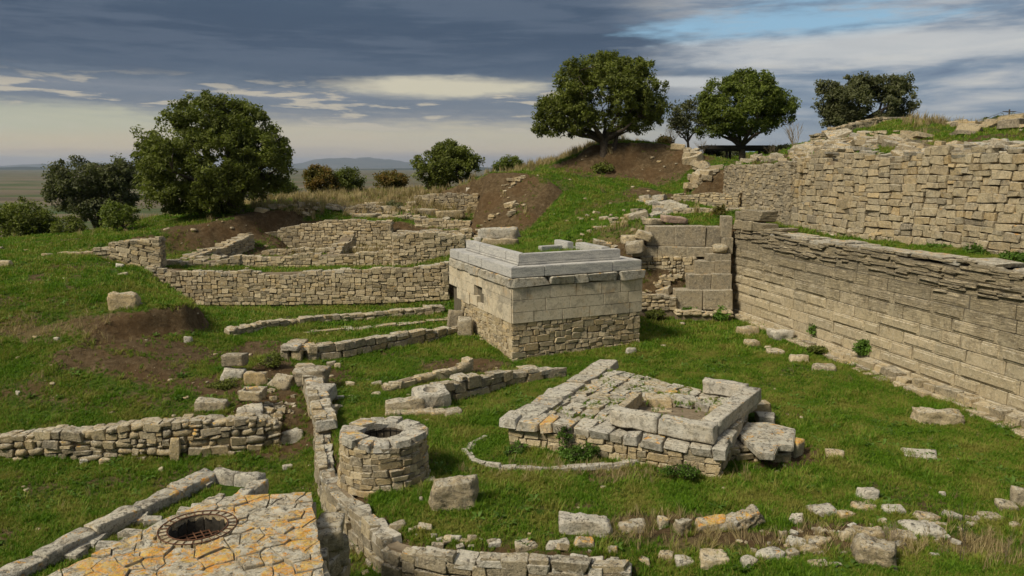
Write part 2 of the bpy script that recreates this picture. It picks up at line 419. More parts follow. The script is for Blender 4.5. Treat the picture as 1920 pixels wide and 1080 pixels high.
def core_mesh(nodes, th, parent, mat='mortar', inset=.07, closed=False, drop=.25, topdrop=.07, flat_base=None):
    """nodes: (x,y,zb,zt); solid prism just inside the stone faces"""
    n = len(nodes); F0 = []; B0 = []
    for i in range(n):
        p = Vector(nodes[i][:2])
        a = Vector(nodes[(i-1) % n][:2]) if (closed or i > 0) else None
        b = Vector(nodes[(i+1) % n][:2]) if (closed or i < n-1) else None
        ds = [d.normalized() for d in ((p-a) if a is not None else None, (b-p) if b is not None else None) if d is not None]
        t = sum(ds, Vector((0, 0))).normalized(); nn = Vector((t.y, -t.x)); k = 1/max(.5, nn.dot(Vector((ds[0].y, -ds[0].x))))
        F0.append(p-nn*inset*k); B0.append(p-nn*(th-inset)*k)
    V = []; rl = ROOTLOC.get(parent.name, Vector((0,0,0)))
    for i in range(n):
        zb, zt = nodes[i][2]-drop, nodes[i][3]-topdrop
        for q in ((F0[i], zb), (F0[i], zt), (B0[i], zt), (B0[i], zb)): V.append((q[0].x-rl.x, q[0].y-rl.y, q[1]-rl.z))
    F = []
    m = n if closed else n-1
    for i in range(m):
        a = 4*i; b = 4*((i+1) % n)
        for k in range(4): F.append((a+k, b+k, b+(k+1) % 4, a+(k+1) % 4))
    if not closed: F += [(0,1,2,3), (4*(n-1)+3, 4*(n-1)+2, 4*(n-1)+1, 4*(n-1))]
    o = link_mesh('core', V, F, mat, parent); fix_normals(o.data); return o
def stone_wall(name, label, nodes, th=.5, wr=(.2,.45), hr=(.12,.24), mat='stone_tan', capmat='stone_top', kind='rubble', seed=1, rough=.05, caps=True,
               batter=0.0, core='mortar', proud=.03, cap_w=None, cat='wall', closed=False, ends=True, crest=.06, limit=300, group=None, tilt=.05, cap_h=.12, cap_kind='slab', back=False):
    """nodes: (x,y,zb,zt) left to right as seen from the outside"""
    rnd = random.Random(seed)
    loc = Vector((sum(n[0] for n in nodes)/len(nodes), sum(n[1] for n in nodes)/len(nodes), min(n[2] for n in nodes)))
    rt = root(name, loc, label, cat, group)
    if batter == 0: core_mesh(nodes, th, rt, core, closed=closed)
    else: core_mesh([(n[0], n[1], n[2], n[3]) for n in nodes], th, rt, core, inset=.07+batter*max(n[3]-n[2] for n in nodes), closed=closed)
    P = Pile(rt, mat, kind, seed=seed, limit=limit)
    pts = list(nodes)+([nodes[0]] if closed else [])
    # split at sharp corners
    runs = [[pts[0]]]
    for i in range(1, len(pts)):
        runs[-1].append(pts[i])
        if i < len(pts)-1:
            t1 = Vector(pts[i][:2])-Vector(pts[i-1][:2]); t2 = Vector(pts[i+1][:2])-Vector(pts[i][:2])
            if abs(t1.angle_signed(t2)) > R(28): runs.append([pts[i]])
    def face(run, thick):
        S, L = seglist(run)
        def H(u):
            p, t = path_at(S, u); q = Vector((p[0]*1.3, p[1]*1.3, seed*3.1))
            return p[3]-p[2]+mn.noise(q)*crest*2
        for (u0, u1, v0, v1) in pack(L, H, wr, hr, rnd):
            p, t = path_at(S, (u0+u1)/2); nrm = Vector((t.y, -t.x, 0)); w = u1-u0; h = v1-v0
            dp = rnd.uniform(.22, .32) if h < .4 else .4
            dp = min(dp, thick*.6)
            off = rnd.uniform(-.3, 1)*proud - batter*(v0+h/2)
            dz = (run[-1][2]-run[0][2])/L if L > 0 else 0
            c = Vector((p[0], p[1], p[2]+v0+h/2)) + nrm*(off-dp/2)
            X = Vector((t.x, t.y, dz*.8))
            P.add(c, w*rnd.uniform(.94, 1.0), dp, h*rnd.uniform(.90, .99), X, -nrm, tilt=tilt)
    for run in runs: face(run, th)
    if back and not closed:
        bk = []
        for n in nodes[::-1]:
            i = nodes.index(n); j = min(i, len(nodes)-2); t = (Vector(nodes[j+1][:2])-Vector(nodes[j][:2])).normalized()
            bk.append((n[0]-t.y*th, n[1]+t.x*th, n[2], n[3]))
        face(bk, th)
    if ends and not closed:
        for k in (0, -1):
            a = nodes[k]; b = nodes[1 if k == 0 else -2]
            t = (Vector(b[:2])-Vector(a[:2])).normalized()*(1 if k == 0 else -1); nn = Vector((t.y, -t.x))
            q = (a[0]-nn.x*th, a[1]-nn.y*th, a[2], a[3])
            face([q, a] if k == 0 else [a, q], .5)
    if caps:
        cw = cap_w or (wr[0]*1.1, wr[1]*1.1)
        for run in runs:
            S, L = seglist(run); rows = max(1, round(th/max(.22, (cw[0]+cw[1])/2)))
            for k in range(rows):
                u = -rnd.uniform(0, .1)
                while u < L:
                    w = rnd.uniform(*cw); 
                    if u+w > L+.08: w = max(cw[0]*.6, L-u)
                    p, t = path_at(S, min(L, max(0, u+w/2))); nrm = Vector((t.y, -t.x, 0))
                    d = th/rows; hgt = rnd.uniform(.7, 1.3)*cap_h
                    cz = p[3]+mn.noise(Vector((p[0]*1.3, p[1]*1.3, seed*3.1)))*crest*2-.05+rnd.uniform(-.03, .02)
                    c = Vector((p[0], p[1], cz-hgt/2+.03)) - nrm*(d*(k+.5)+rnd.uniform(-.02, .02)) - nrm*batter*(p[3]-p[2])
                    P.add(c, w*.97, d*rnd.uniform(.88, 1.05), hgt, (t.x, t.y, 0), -nrm, mat=capmat, kind=cap_kind, tilt=tilt*1.3)
                    u += w
    if name not in ('curved_retaining_wall','curved_top_wall'):
        S, L = seglist(pts)
        for _ in range(int(L*(16 if nodes[0][1] < 28 else 8))):
            u = rnd.uniform(0, L-.01); p, t = path_at(S, u); q = rnd.uniform(.02, .22)
            if mn.noise(Vector((p[0]*.9, p[1]*.9, 31))) > -.1: FEET.append((p[0]+t.y*q, p[1]-t.x*q, rnd.uniform(.35, 1)*min(1, .4+(p[3]-p[2]))))
    P.build()
    return rt
FEET = []
def N(px, pb, pt, D):            # wall node from sight lines to base and top at depth D
    x, y, zb = PD(px, pb, D); return (x, y, zb, PD(px, pt, D)[2])
def NZ(px, pb, pt, z):
    x, y, zb = PZ(px, pb, z); return (x, y, zb, PD(px, pt, y)[2])
# --- individually shaped rock: rounded, noisy, true-sized
def rock_mesh(w, d, h, seed, res=7, rnd_=.18, rough=.05, pits=0.0, taper=0.0, skew=.10):
    r = random.Random(seed); V = []; F = []; vid = {}
    cj = {(a, b, c): Vector([r.uniform(-1, 1)*skew*s for s in (w, d, h)]) for a in (0, 1) for b in (0, 1) for c in (0, 1)}
    def vert(i, j, k):
        if (i, j, k) in vid: return vid[(i, j, k)]
        p = Vector((i/res-.5, j/res-.5, k/res-.5))
        m = max(abs(p.x), abs(p.y), abs(p.z))
        l = (abs(p.x)**5+abs(p.y)**5+abs(p.z)**5)**.2
        q = p.lerp(p*(m/l if l > 0 else 1), min(1, rnd_*4))
        u = [q.x+.5, q.y+.5, q.z+.5]; off = Vector((0,0,0))
        for key, c in cj.items():
            off += c*((u[0] if key[0] else 1-u[0])*(u[1] if key[1] else 1-u[1])*(u[2] if key[2] else 1-u[2]))
        P_ = Vector((q.x*w, q.y*d, q.z*h))+off
        if taper: P_.x *= 1-taper*(q.z+.5); P_.y *= 1-taper*(q.z+.5)
        nn = Vector((p.x*2, p.y*2, p.z*2)).normalized(); s = Vector((seed*1.7, seed*.3, 0))
        dsp = mn.fractal(P_*3.2+s, .9, 2.1, 4)*rough + (-abs(mn.noise(P_*13+s))*pits)
        P_ += nn*dsp
        vid[(i, j, k)] = len(V); V.append(P_[:]); return vid[(i, j, k)]
    for a in range(res):
        for b in range(res):
            for s, rev in ((0, True), (res, False)):
                for ax in range(3):
                    def ix(x, y):
                        t = [0, 0, 0]; t[ax] = s; t[(ax+1) % 3] = x; t[(ax+2) % 3] = y; return vert(*t)
                    f = [ix(a, b), ix(a+1, b), ix(a+1, b+1), ix(a, b+1)]
                    F.append(f[::-1] if rev else f)
    return V, F
def rock(name, label, c, size, rotz=0, mat='stone_grey', seed=1, res=8, rnd_=.12, rough=.05, pits=.03, tilt=(0, 0), parent=None, cat='stone', sink=.06, taper=0, group=None, skew=.10):
    w, d, h = size; V, F = rock_mesh(w, d, h, seed, res, rnd_, rough*min(1, (w+h)*.7), pits, taper, skew)
    o = link_mesh(name, [(v[0], v[1], v[2]+h/2-sink) for v in V], F, mat, parent, True)
    rl = ROOTLOC.get(parent.name, Vector((0,0,0))) if parent is not None else Vector((0,0,0))
    if parent is None and c[1] < 34:
        rr_ = random.Random(seed)
        for _ in range(int(10+26*(w+d))):
            a = rr_.uniform(0, 6.283); e = rr_.uniform(1.0, 1.25); FEET.append((c[0]+math.cos(a+rotz)*w*.5*e, c[1]+math.sin(a+rotz)*d*.5*e, rr_.uniform(.4, 1)*min(1, .35+h*1.2)))
    o.location = Vector(c)-rl; o.rotation_euler = (tilt[0], tilt[1], rotz)
    if label and parent is None: tag(o, label, cat, group)
    elif label: o['label'] = label
    return o
def tube(pts, rad, n=6):
    """rings along a polyline; returns V,F"""
    V = []; F = []
    for i, p in enumerate(pts):
        p = Vector(p); t = (Vector(pts[min(i+1, len(pts)-1)])-Vector(pts[max(i-1, 0)])).normalized()
        a = t.cross(Vector((.3, .2, .93))); a = a.normalized() if a.length > .05 else t.cross(Vector((1, 0, 0))).normalized(); b = t.cross(a)
        r = rad[i] if hasattr(rad, '__len__') else rad
        for k in range(n):
            th = 2*math.pi*k/n; V.append((p+a*math.cos(th)*r+b*math.sin(th)*r)[:])
    for i in range(len(pts)-1):
        for k in range(n): F.append((i*n+k, i*n+(k+1) % n, (i+1)*n+(k+1) % n, (i+1)*n+k))
    return V, F
def join(parts):
    V = []; F = []
    for v, f in parts:
        o = len(V); V += list(v); F += [tuple(i+o for i in ff) for ff in f]
    return V, F
def box_vf(x0, x1, y0, y1, z0, z1):
    V = [(x, y, z) for x in (x0, x1) for y in (y0, y1) for z in (z0, z1)]
    return V, [(0,1,3,2),(4,6,7,5),(0,4,5,1),(2,3,7,6),(0,2,6,4),(1,5,7,3)]
# ------------------------------------------------------------------ terrain: surveyed points and break lines, then one fine sheet
TP = []; TE = []
def tpt(*ps): TP.extend(ps)
def tline(ps):
    i = len(TP); TP.extend(ps); TE.extend((i+k, i+k+1) for k in range(len(ps)-1))
# sanctuary floor
tpt(PZ(1300,606,.02), PZ(1500,660,0), PZ(1700,740,0), PZ(1450,760,0), PZ(1200,650,.1), PZ(960,692,0), PZ(1100,750,0), PZ(1500,900,0), PZ(1900,1000,0),
    PZ(1250,1000,0), PZ(900,900,0), PZ(720,690,0.02), PZ(640,740,0.02), PZ(850,662,.08), PZ(1700,900,0), PZ(1600,820,0), PZ(1300,700,0.03), PZ(1060,690,0.02))
# ashlar wall footing, its fill behind
ASH = [(8.9, 31.0), (11.93, 17.3), (13.3, 11.2)]
tline([(9.25,31.3,0.0), (10.72,24.3,0), (12.28,17.3,0), (13.65,11.2,0.05), (14.9, 5.0, 1.8)])
tline([(9.72,31.6,3.45), (11.18,24.4,3.52), (12.72,17.4,3.58), (14.1,11.3,3.6), (15.3,5.2,3.8)])
# fill under the great rubble wall, then its top
UP = [PD(1480,430,30.4), PD(1600,446,26.2), PD(1750,462,23.0), PD(1920,483,20.2)]
UP.append((UP[3][0]+3.4, UP[3][1]-5.5, 3.6))
tline([(p[0]+.25, p[1]+.15, p[2]) for p in UP])
tline([(p[0]+.75, p[1]+.5, 5.98) for p in UP])
# pit-side: stepped back wall at D ~31
tline([PD(1205,592,30.0), PD(1290,586,30.2), (8.6,30.6,.05)])
tline([(5.15,31.4,3.0),(6.6,31.6,3.45),(8.2,31.8,3.5),(9.3,31.9,3.6)])
# rubble ledges between
tpt(PD(1300,412,33.2), PD(1350,398,33.5), PD(1400,395,33.0), PD(1450,424,30.8), PD(1370,388,36.5), PD(1290,380,36.5), PD(1270,400,34.5))
tline([PD(1352,398,38.9), PD(1398,404,35.2), PD(1492,431,30.5)])
tline([(PD(1352,300,39.3)[0]+.1,39.4,5.85), (PD(1392,300,35)[0]+.85,35.4,5.9), (UP[0][0]+.75,UP[0][1]+.9,6.1)])
# rising rubble field at the right
tpt(PD(1500,272,40), PD(1560,257,41.5), PD(1740,252,41), PD(1700,262,35), PD(1800,281,27), PD(1840,262,29.5), PD(1910,245,30), PD(1850,240,36), PD(1750,243,46),
    PD(1600,284,30), PD(1450,302,36), PD(1640,270,33), PD(1920,230,34), (22,20,6.6), (24,30,8.0), (20,40,8.4), (14,60,6.0), (22,60,7.4), PD(1420,309,42), PD(1560,258,50), PD(1640,228,43.5), PD(1700,232,43.5))
# left slope and platform
tpt(PD(-60,800,18.3), PD(0,790,18.5), PD(200,762,19), PD(0,700,20.5), PD(0,640,22), PD(0,560,24.5), PD(0,500,28), PD(0,474,32), PD(200,700,20.4), PD(130,650,21.6),
    PD(300,545,26), PD(230,525,26.6), PD(150,500,28.5), PD(265,500,29.6), PD(420,740,19.6), PD(480,700,21), PD(400,690,21.6), PD(100,600,23.2), PD(330,780,18.6), PD(500,760,19.2),
    (-22,20,1.8), (-24,28,2.6), (-20,16,.2), PD(240,735,19.6), PD(550,640,24.6), PD(470,655,23.9), PD(520,615,26))
tline([PD(150,634,21.6), PD(190,612,22.3), PD(240,592,22.9), PD(300,574,23.7), PD(345,564,24.3), PD(362,570,25.2), PD(350,560,27.4)])
_lip = [PD(150,634,21.6), PD(190,612,22.3), PD(240,592,22.9), PD(300,574,23.7), PD(345,564,24.3), PD(362,570,25.2)]
tline([(p[0]+(.28 if i > 3 else .05), p[1]-(.30 if i < 5 else .05), p[2]-(.15,.38,.62,.80,.95,.9)[i]) for i, p in enumerate(_lip)])
tline([PD(165,665,21.2), PD(215,652,21.7), PD(262,640,22.2), PD(320,640,22.9), PD(372,640,23.7), PD(396,612,25.6), PD(384,590,27.6)])
# rubble retaining wall lower left: foot and top
tline([PD(-80,868,17.2), PD(0,866,17.25), PD(200,866,17.3), PD(330,870,17.2), PD(480,853,17.7), PD(545,830,18.2)])
tline([PD(-80,815,17.9), PD(0,815,17.9), PD(200,806,17.95), PD(330,798,17.9), PD(480,786,18.35), PD(545,776,18.7)])
# lower-left ground
tpt((-12,13,-.9), (-9,15,-.9), (-6,14,-.9), (-4.8,12,-.9), (-3.4,10,-.9), (-12,9,-.8), (-8,9,-.9), (-3,8,-.9), (-1,8.8,-.85), (-4.9,16,-.88), (-20,12,-.6), (-16,16,-.8))
# curved retaining wall: low side / high side
CW = [PZ(590,800,0), PZ(592,850,0), PZ(603,890,0), PZ(640,940,0), PZ(690,990,0), PZ(725,1022,0), PZ(790,1040,0), PZ(900,1050,0), PZ(1050,1058,0), PZ(1180,1068,0)]
def offs(path, d, z):
    out = []
    for i, p in enumerate(path):
        a = Vector(path[max(0, i-1)][:2]); b = Vector(path[min(len(path)-1, i+1)][:2]); t = (b-a).normalized()
        out.append((p[0]+t.y*d, p[1]-t.x*d, z))
    return out
lo = offs(CW, -.08, -.72); hi = offs(CW, -.40, 0.0)
lo = [(lo[0][0], lo[0][1]+.6, -.5)] + lo; lo[-1] = (lo[-1][0]+.3, lo[-1][1], -.35)
tline(lo); tline(hi)
# hillside the photographer stands on
tpt((2.5,9.6,-.2), (5,9.5,0.1), (9,9.2,.3), (0,7.5,-.6), (-8,5,.6), (0,5,.8), (6,5.5,1.4), (12,5,1.8), (-22,4,1.5))
tline([(-24,0,3.6), (-8,0,4.0), (0,0,4.3), (8,0,4.4), (20,0,5.0)])
tpt((-30,-40,4), (0,-40,5), (40,-40,6), (45,10,7.5), (45,40,8.8), (45,70,8.5), (-45,-40,2), (-45,10,2.0), (-45,30,1.6))
# valley floor before the long wall, terraces behind
tpt(PD(440,590,28), PD(600,585,29.3), PD(800,574,30.3), PD(500,605,26.8), PD(700,600,28.2))
tline([PD(345,572,30.6), PD(500,574,30.8), PD(700,570,31.0), PD(842,562,31.2)])
tline([PD(275,545,30.1)[:2]+(1.75,), PD(345,520,31.4)[:2]+(1.75,), PD(500,512,31.6), PD(700,508,31.8), PD(842,500,32)])
tline([PD(430,502,34.4), PD(600,500,34.6), PD(742,497,34.8)])
tline([PD(430,485,35.3), PD(600,480,35.4), PD(742,478,35.6)])
tpt(PD(520,478,37), PD(650,474,37.6), PD(720,474,37.8))
tline([PD(560,471,39), PD(640,470,39.1), PD(735,468,39.2), PD(870,455,38)])
tline([PD(560,417,39.8), PD(640,415,40), PD(735,413,40), PD(880,436,39.4)])
tpt(PD(830,405,42), PD(700,398,43), PD(600,392,42.5), PD(650,372,47), PD(800,368,46), PD(870,362,48), PD(560,370,50), PD(700,352,58), PD(850,350,60), PD(780,385,43.5))
# trench and its dark bank
tline([PD(310,484,34.6), PD(380,478,35.4), PD(450,456,37), PD(520,430,39.2)])
tline([PD(304,436,35.6), PD(370,424,36.5), PD(450,405,38.0), PD(530,391,39.9), PD(600,379,41.5)])
tpt(PD(400,482,34), PD(330,484,33.4))
tline([PD(0,463,33.5), PD(100,457,34), PD(200,447,34.7), PD(296,434,35.5)])
tline([PD(0,478,32.3), PD(100,474,32.6), PD(200,468,33), PD(285,460,33.6)])
tpt(PD(0,450,38), PD(150,436,40), PD(300,405,43), PD(440,392,42), PD(560,372,46), PD(60,445,48), (-26,50,1.4), (-22,36,2.5))
# brown cut in the central mound
tline([PD(893,398,44), PD(882,432,39), PD(930,438,37.6), PD(985,437,37)])
tline([PD(913,326,44.5), PD(918,325,41.2), PD(960,325,40.6), PD(1005,327,40.3), PD(1032,338,39.0)])
tpt(PD(1110,328,42), PD(1225,347,40.5), PD(1100,400,36), PD(1010,452,33.8), PD(1150,462,32.2), PD(1230,402,35.4), PD(1180,425,33), PD(1240,360,39.5),
    PD(930,462,32.4), PD(1060,360,39), PD(1000,320,45), PD(960,322,50), PD(1050,302,50), PD(1160,380,37.5))
# bank of the oak mound
tline([PD(1080,318,43.6), PD(1110,326,43.2), PD(1170,328,42.8), PD(1235,356,41.2), PD(1290,368,39.4), PD(1338,366,38.4)])
tline([PD(1093,284,44.4), PD(1110,272,44.3), PD(1180,268,44.2), PD(1250,270,43.8), PD(1300,288,42.6), PD(1335,312,41)])
tpt(PD(1060,298,48), PD(1150,262,49), PD(1300,288,50), PD(1380,309,46.5), PD(1440,304,45), PD(1400,308,49), (3,54,6.4), (12,54,6.3), (16,56,6.8))
# fall to the plain
tpt((-30,62,-1), (-12,64,1.5), (0,72,3), (10,80,5), (25,85,6.5), (-45,60,-3), (-60,100,-16), (-20,110,-14), (10,120,-8), (40,120,0), (80,100,2),
    (-90,30,-6), (-90,-40,-4), (90,20,4), (90,-60,2), (-160,60,-25), (-120,200,-25), (0,220,-25), (120,220,-25), (200,60,-25), (200,-150,-25), (-160,-150,-25), (0,-200,-25),
    (-500,500,-25), (500,500,-25), (500,-500,-25), (-500,-500,-25), (0,900,-25),
    (-30000,-3000,-25), (30000,-3000,-25), (-30000,40000,-25), (30000,40000,-25), (0,5000,-25), (-4000,4000,-25), (4000,4000,-25))
def tin():
    out = delaunay_2d_cdt([Vector(p[:2]) for p in TP], TE, [], 0, 1e-4)
    V, E, F, ov, oe, of = out
    Z = []
    for i, v in enumerate(V):
        if ov[i]: Z.append(TP[ov[i][0]][2])
        else:
            best = sorted(((v-Vector(p[:2])).length, p[2]) for p in TP)[:2]
            w = [1/(b[0]+.01) for b in best]; Z.append(sum(a*b[1] for a, b in zip(w, best))/sum(w))
    return np.array([(v.x, v.y) for v in V]), np.array(Z), [tuple(f) for f in F]
def axis(lo_, hi_, st, far_lo, far_hi, g=1.16):
    mid = np.arange(lo_, hi_+1e-6, st); out = []; s = st; v = lo_
    while v > far_lo: s *= g; v -= s; out.append(v)
    left = out[::-1]; out = []; s = st; v = mid[-1]
    while v < far_hi: s *= g; v += s; out.append(v)
    return np.array(left+list(mid)+out)
GX = axis(-19, 20, .14, -14000, 14000); GY = axis(8, 47, .14, -1200, 26000)
tv, tz_, tf = tin()
XX, YY = np.meshgrid(GX, GY, indexing='ij'); ZZ = np.full(XX.shape, -25.0)
for f in tf:
    a, b, c = tv[f[0]], tv[f[1]], tv[f[2]]
    x0, x1 = min(a[0], b[0], c[0]), max(a[0], b[0], c[0]); y0, y1 = min(a[1], b[1], c[1]), max(a[1], b[1], c[1])
    i0, i1 = np.searchsorted(GX, [x0, x1+1e-6]); j0, j1 = np.searchsorted(GY, [y0, y1+1e-6])
    if i0 >= i1 or j0 >= j1: continue
    X = XX[i0:i1, j0:j1]; Y = YY[i0:i1, j0:j1]
    d = (b[1]-c[1])*(a[0]-c[0])+(c[0]-b[0])*(a[1]-c[1])
    if abs(d) < 1e-9: continue
    l1 = ((b[1]-c[1])*(X-c[0])+(c[0]-b[0])*(Y-c[1]))/d; l2 = ((c[1]-a[1])*(X-c[0])+(a[0]-c[0])*(Y-c[1]))/d; l3 = 1-l1-l2
    m = (l1 >= -1e-6) & (l2 >= -1e-6) & (l3 >= -1e-6)
    ZZ[i0:i1, j0:j1][m] = (l1*tz_[f[0]]+l2*tz_[f[1]]+l3*tz_[f[2]])[m]
# soften creases a little in the near part
for it in range(2):
    A = ZZ.copy(); A[1:-1, 1:-1] = (ZZ[1:-1, 1:-1]*4+ZZ[:-2, 1:-1]+ZZ[2:, 1:-1]+ZZ[1:-1, :-2]+ZZ[1:-1, 2:])/8; ZZ = A
SL = np.hypot(np.gradient(ZZ, GX, axis=0), np.gradient(ZZ, GY, axis=1))
# cheap value noise for masks and relief
def vnoise(X, Y, sc, seed, oct_=4):
    rs = np.random.RandomState(seed); T = rs.rand(256, 256); out = 0; amp = 1; tot = 0
    for o in range(oct_):
        x = X/sc*(2**o)+17*o; y = Y/sc*(2**o)+31*o
        xi = np.floor(x).astype(np.int64); yi = np.floor(y).astype(np.int64); fx = x-xi; fy = y-yi; fx = fx*fx*(3-2*fx); fy = fy*fy*(3-2*fy)
        g = lambda i, j: T[i % 256, j % 256]
        v = g(xi, yi)*(1-fx)*(1-fy)+g(xi+1, yi)*fx*(1-fy)+g(xi, yi+1)*(1-fx)*fy+g(xi+1, yi+1)*fx*fy
        out = out+amp*v; tot += amp; amp *= .5
    return out/tot
near = (XX > -40) & (XX < 45) & (YY > -5) & (YY < 80)
steep = np.clip((SL-.55)/.7, 0, 1)
ZZ += np.where(near, (vnoise(XX, YY, 1.6, 1)-.5)*.12 + (vnoise(XX, YY, .45, 2, 3)-.5)*(.05+.40*steep), 0)
def tz(x, y):
    i = min(max(int(np.searchsorted(GX, x))-1, 0), len(GX)-2); j = min(max(int(np.searchsorted(GY, y))-1, 0), len(GY)-2)
    fx = (x-GX[i])/(GX[i+1]-GX[i]); fy = (y-GY[j])/(GY[j+1]-GY[j])
    return float(ZZ[i, j]*(1-fx)*(1-fy)+ZZ[i+1, j]*fx*(1-fy)+ZZ[i, j+1]*(1-fx)*fy+ZZ[i+1, j+1]*fx*fy)
def hit(px, py, d0=8.5, d1=200):
    a, t = ray(px, py); y = d0; st = .1
    while y < d1:
        if HC-y*t <= tz(a*y, y): break
        y += st*(1+y/40)
    return (a*y, y, tz(a*y, y))
# --- cover masks: R green cover, G straw / dry, B bare soil
def spot(px, py, D, rx, ry=None, soft=.5):
    x, y, z = PD(px, py, D); ry = ry or rx
    d = np.hypot((XX-x)/rx, (YY-y)/ry) + (vnoise(XX, YY, 1.1, 5)-.5)*.9
    return np.clip((1+soft-d)/(2*soft), 0, 1)
bare = steep*1.0
dry = np.zeros_like(XX)
for a in [(280,645,22.5,2.3,1.1),(250,690,20.9,1.7,.7),(160,690,21.0,1.3,.6),(400,720,20.4,1.6,.9),(530,770,19.2,1.5,1.6),(540,830,18.4,1.2,1.0),(520,700,21.5,1.2,.9),
          (620,720,21.3,.8,1.6),(880,690,22.6,1.3,.9),(1230,560,30.2,1.2,.8),(1440,860,15.6,1.2,.8),(1300,1010,12.2,1.6,.5),(1550,1030,11.8,2.2,.6),(935,390,40,2.0,3.2),(1180,320,43,6,1.6),(1850,262,29.5,2.2,1.2),
          (420,450,36.5,4.2,1.0),(520,420,38.6,3.2,1.1),(1270,380,38,1.6,1.4),(1215,370,39,1.2,1.0),(660,940,13.5,.35,1.4),(650,390,43,2,1)]:
    bare = np.maximum(bare, spot(*a)*.9)
bare = np.maximum(bare, np.maximum(spot(1600,276,33,4.5,5)*.7, spot(1500,285,37,3,3)*.7))
for a in [(700,372,47,7,5),(620,366,47,4,4),(1160,455,32.4,1.6,.7),(1060,300,49,3.5,3.5),(100,640,22.4,1.6,.7),(1790,246,39,2,2),(560,398,41,2,1),
          (1130,880,14.6,2.2,.5),(1350,1030,11.8,1.6,.4),(1850,1040,11.5,1.2,.6),(1600,1050,11.4,1.5,.4),(1250,1010,12.3,1.0,.3),(440,378,46,6,2),(700,480,37,3,1.2),(820,380,44,3,3)]:
    dry = np.maximum(dry, spot(*a)*.85)
far = np.clip((np.hypot(XX, YY-20)-48)/18, 0, 1); dry = np.maximum(dry, far*.75)
bare = np.maximum(bare, np.clip((vnoise(XX, YY, 1.4, 19, 5)-.60)*6, 0, .45))
bare = np.clip(bare+np.clip((vnoise(XX, YY, 2.6, 9)-.58)*3, 0, .5)*(XX < -3.5), 0, 1)
for a in [(60,560,24.5,3,1.2),(120,545,25.5,2.5,.8),(30,600,23,2,1),(60,740,19.6,2.5,.8),(230,760,19.2,2,.5),(150,500,28.5,3,.8),(60,900,16,2.5,1.2),(30,980,14,1.5,1),(200,900,16,1.6,.7),(420,860,16.8,2,.6),(700,660,24,2,.6),(850,640,25,1.5,.5),(1860,255,31,3,2.5),(1700,640,21,0.8,.5),(1080,960,13,1.2,.3),(1750,950,13,1.5,.5)]:
    bare = np.maximum(bare, spot(*a, soft=.8)*.58)
ZZ += np.where(near, bare*((vnoise(XX, YY, .38, 55, 3)-.5)*.13), 0)
green = np.clip(1-bare-.6*dry, 0, 1)
nx, ny = XX.shape
ids = np.arange(nx*ny).reshape(nx, ny)
Fq = np.stack([ids[:-1, :-1], ids[1:, :-1], ids[1:, 1:], ids[:-1, 1:]], -1).reshape(-1, 4)
Vt = np.stack([XX, YY, ZZ], -1).reshape(-1, 3)
def ground_mat():
    m, g, b = new_mat('ground'); geo = g.node('ShaderNodeNewGeometry'); pos = geo.outputs['Position']
    at = g.node('ShaderNodeAttribute', attribute_name='cover').outputs['Color']; s = g.node('ShaderNodeSeparateColor'); g.l.new(at, s.inputs[0])
    gr, dr, ba = s.outputs
    n1 = g.noise(pos, .8, 6, .6); n2 = g.noise(pos, 5, 6, .7, .4); n3 = g.noise(pos, 28, 5, .7)
    grass = g.mix(g.sm(n2, .36, .66), (.036,.075,.006), (.100,.180,.013))
    grass = g.mix(g.m('MULTIPLY', g.sm(n1, .48, .68), .5), grass, (.11,.115,.022))
    grass = g.mix(g.m('MULTIPLY', g.sm(n3, .50, .66), .6), grass, (.035,.028,.014))
    soil = g.ramp(n2, [(.3,(.060,.040,.020)),(.5,(.115,.078,.040)),(.7,(.20,.145,.082))])
    soil = g.mix(g.m('MULTIPLY', g.sm(n3, .55, .68), .6), soil, (.24,.19,.13))
    soil = g.mix(g.m('MULTIPLY', g.sm(n1, .45, .6), .45), soil, (.12,.068,.030))
    straw = g.ramp(n3, [(.3,(.09,.07,.03)),(.55,(.20,.155,.07)),(.75,(.30,.24,.12))])
    jit = g.m('SUBTRACT', g.m('ADD', g.m('MULTIPLY', n2, .7), g.m('MULTIPLY', n3, .5)), .6)
    c = g.mix(g.sm(g.m('ADD', dr, g.m('MULTIPLY', jit, 1.6)), .35, .75), grass, straw)
    c = g.mix(g.sm(g.m('ADD', ba, g.m('MULTIPLY', jit, 1.6)), .30, .62), c, soil)
    # the plain: long fields
    px_, py_, pz_ = g.sep(pos)
    fv = g.comb(g.m('MULTIPLY', px_, .0012), g.m('MULTIPLY', g.m('ADD', py_, g.m('MULTIPLY', px_, .15)), .006), 0)
    fn = g.noise(fv, 1.0, 4, .65, .2)
    field = g.ramp(fn, [(.30,(.075,.065,.035)),(.40,(.13,.105,.065)),(.46,(.050,.078,.025)),(.52,(.16,.13,.085)),(.58,(.09,.075,.05)),(.66,(.20,.165,.11))], 'LINEAR')
    c = g.mix(g.m('SUBTRACT', 1, g.sm(pz_, -22, -10)), c, field)
    g.put(b.inputs['Base Color'], c); b.inputs['Roughness'].default_value = 1; b.inputs['Specular IOR Level'].default_value = .1
    add_bump(g, b, g.m('ADD', n2, g.m('MULTIPLY', n3, .8)), 1.0, .10)
ground_mat()
ground = np_mesh('ground', Vt, Fq, 'ground', None, True); ground['kind'] = 'structure'
ca = ground.data.color_attributes.new('cover', 'FLOAT_COLOR', 'POINT')
ca.data.foreach_set('color', np.stack([green, dry, bare, np.ones_like(dry)], -1).reshape(-1).astype(np.float32))
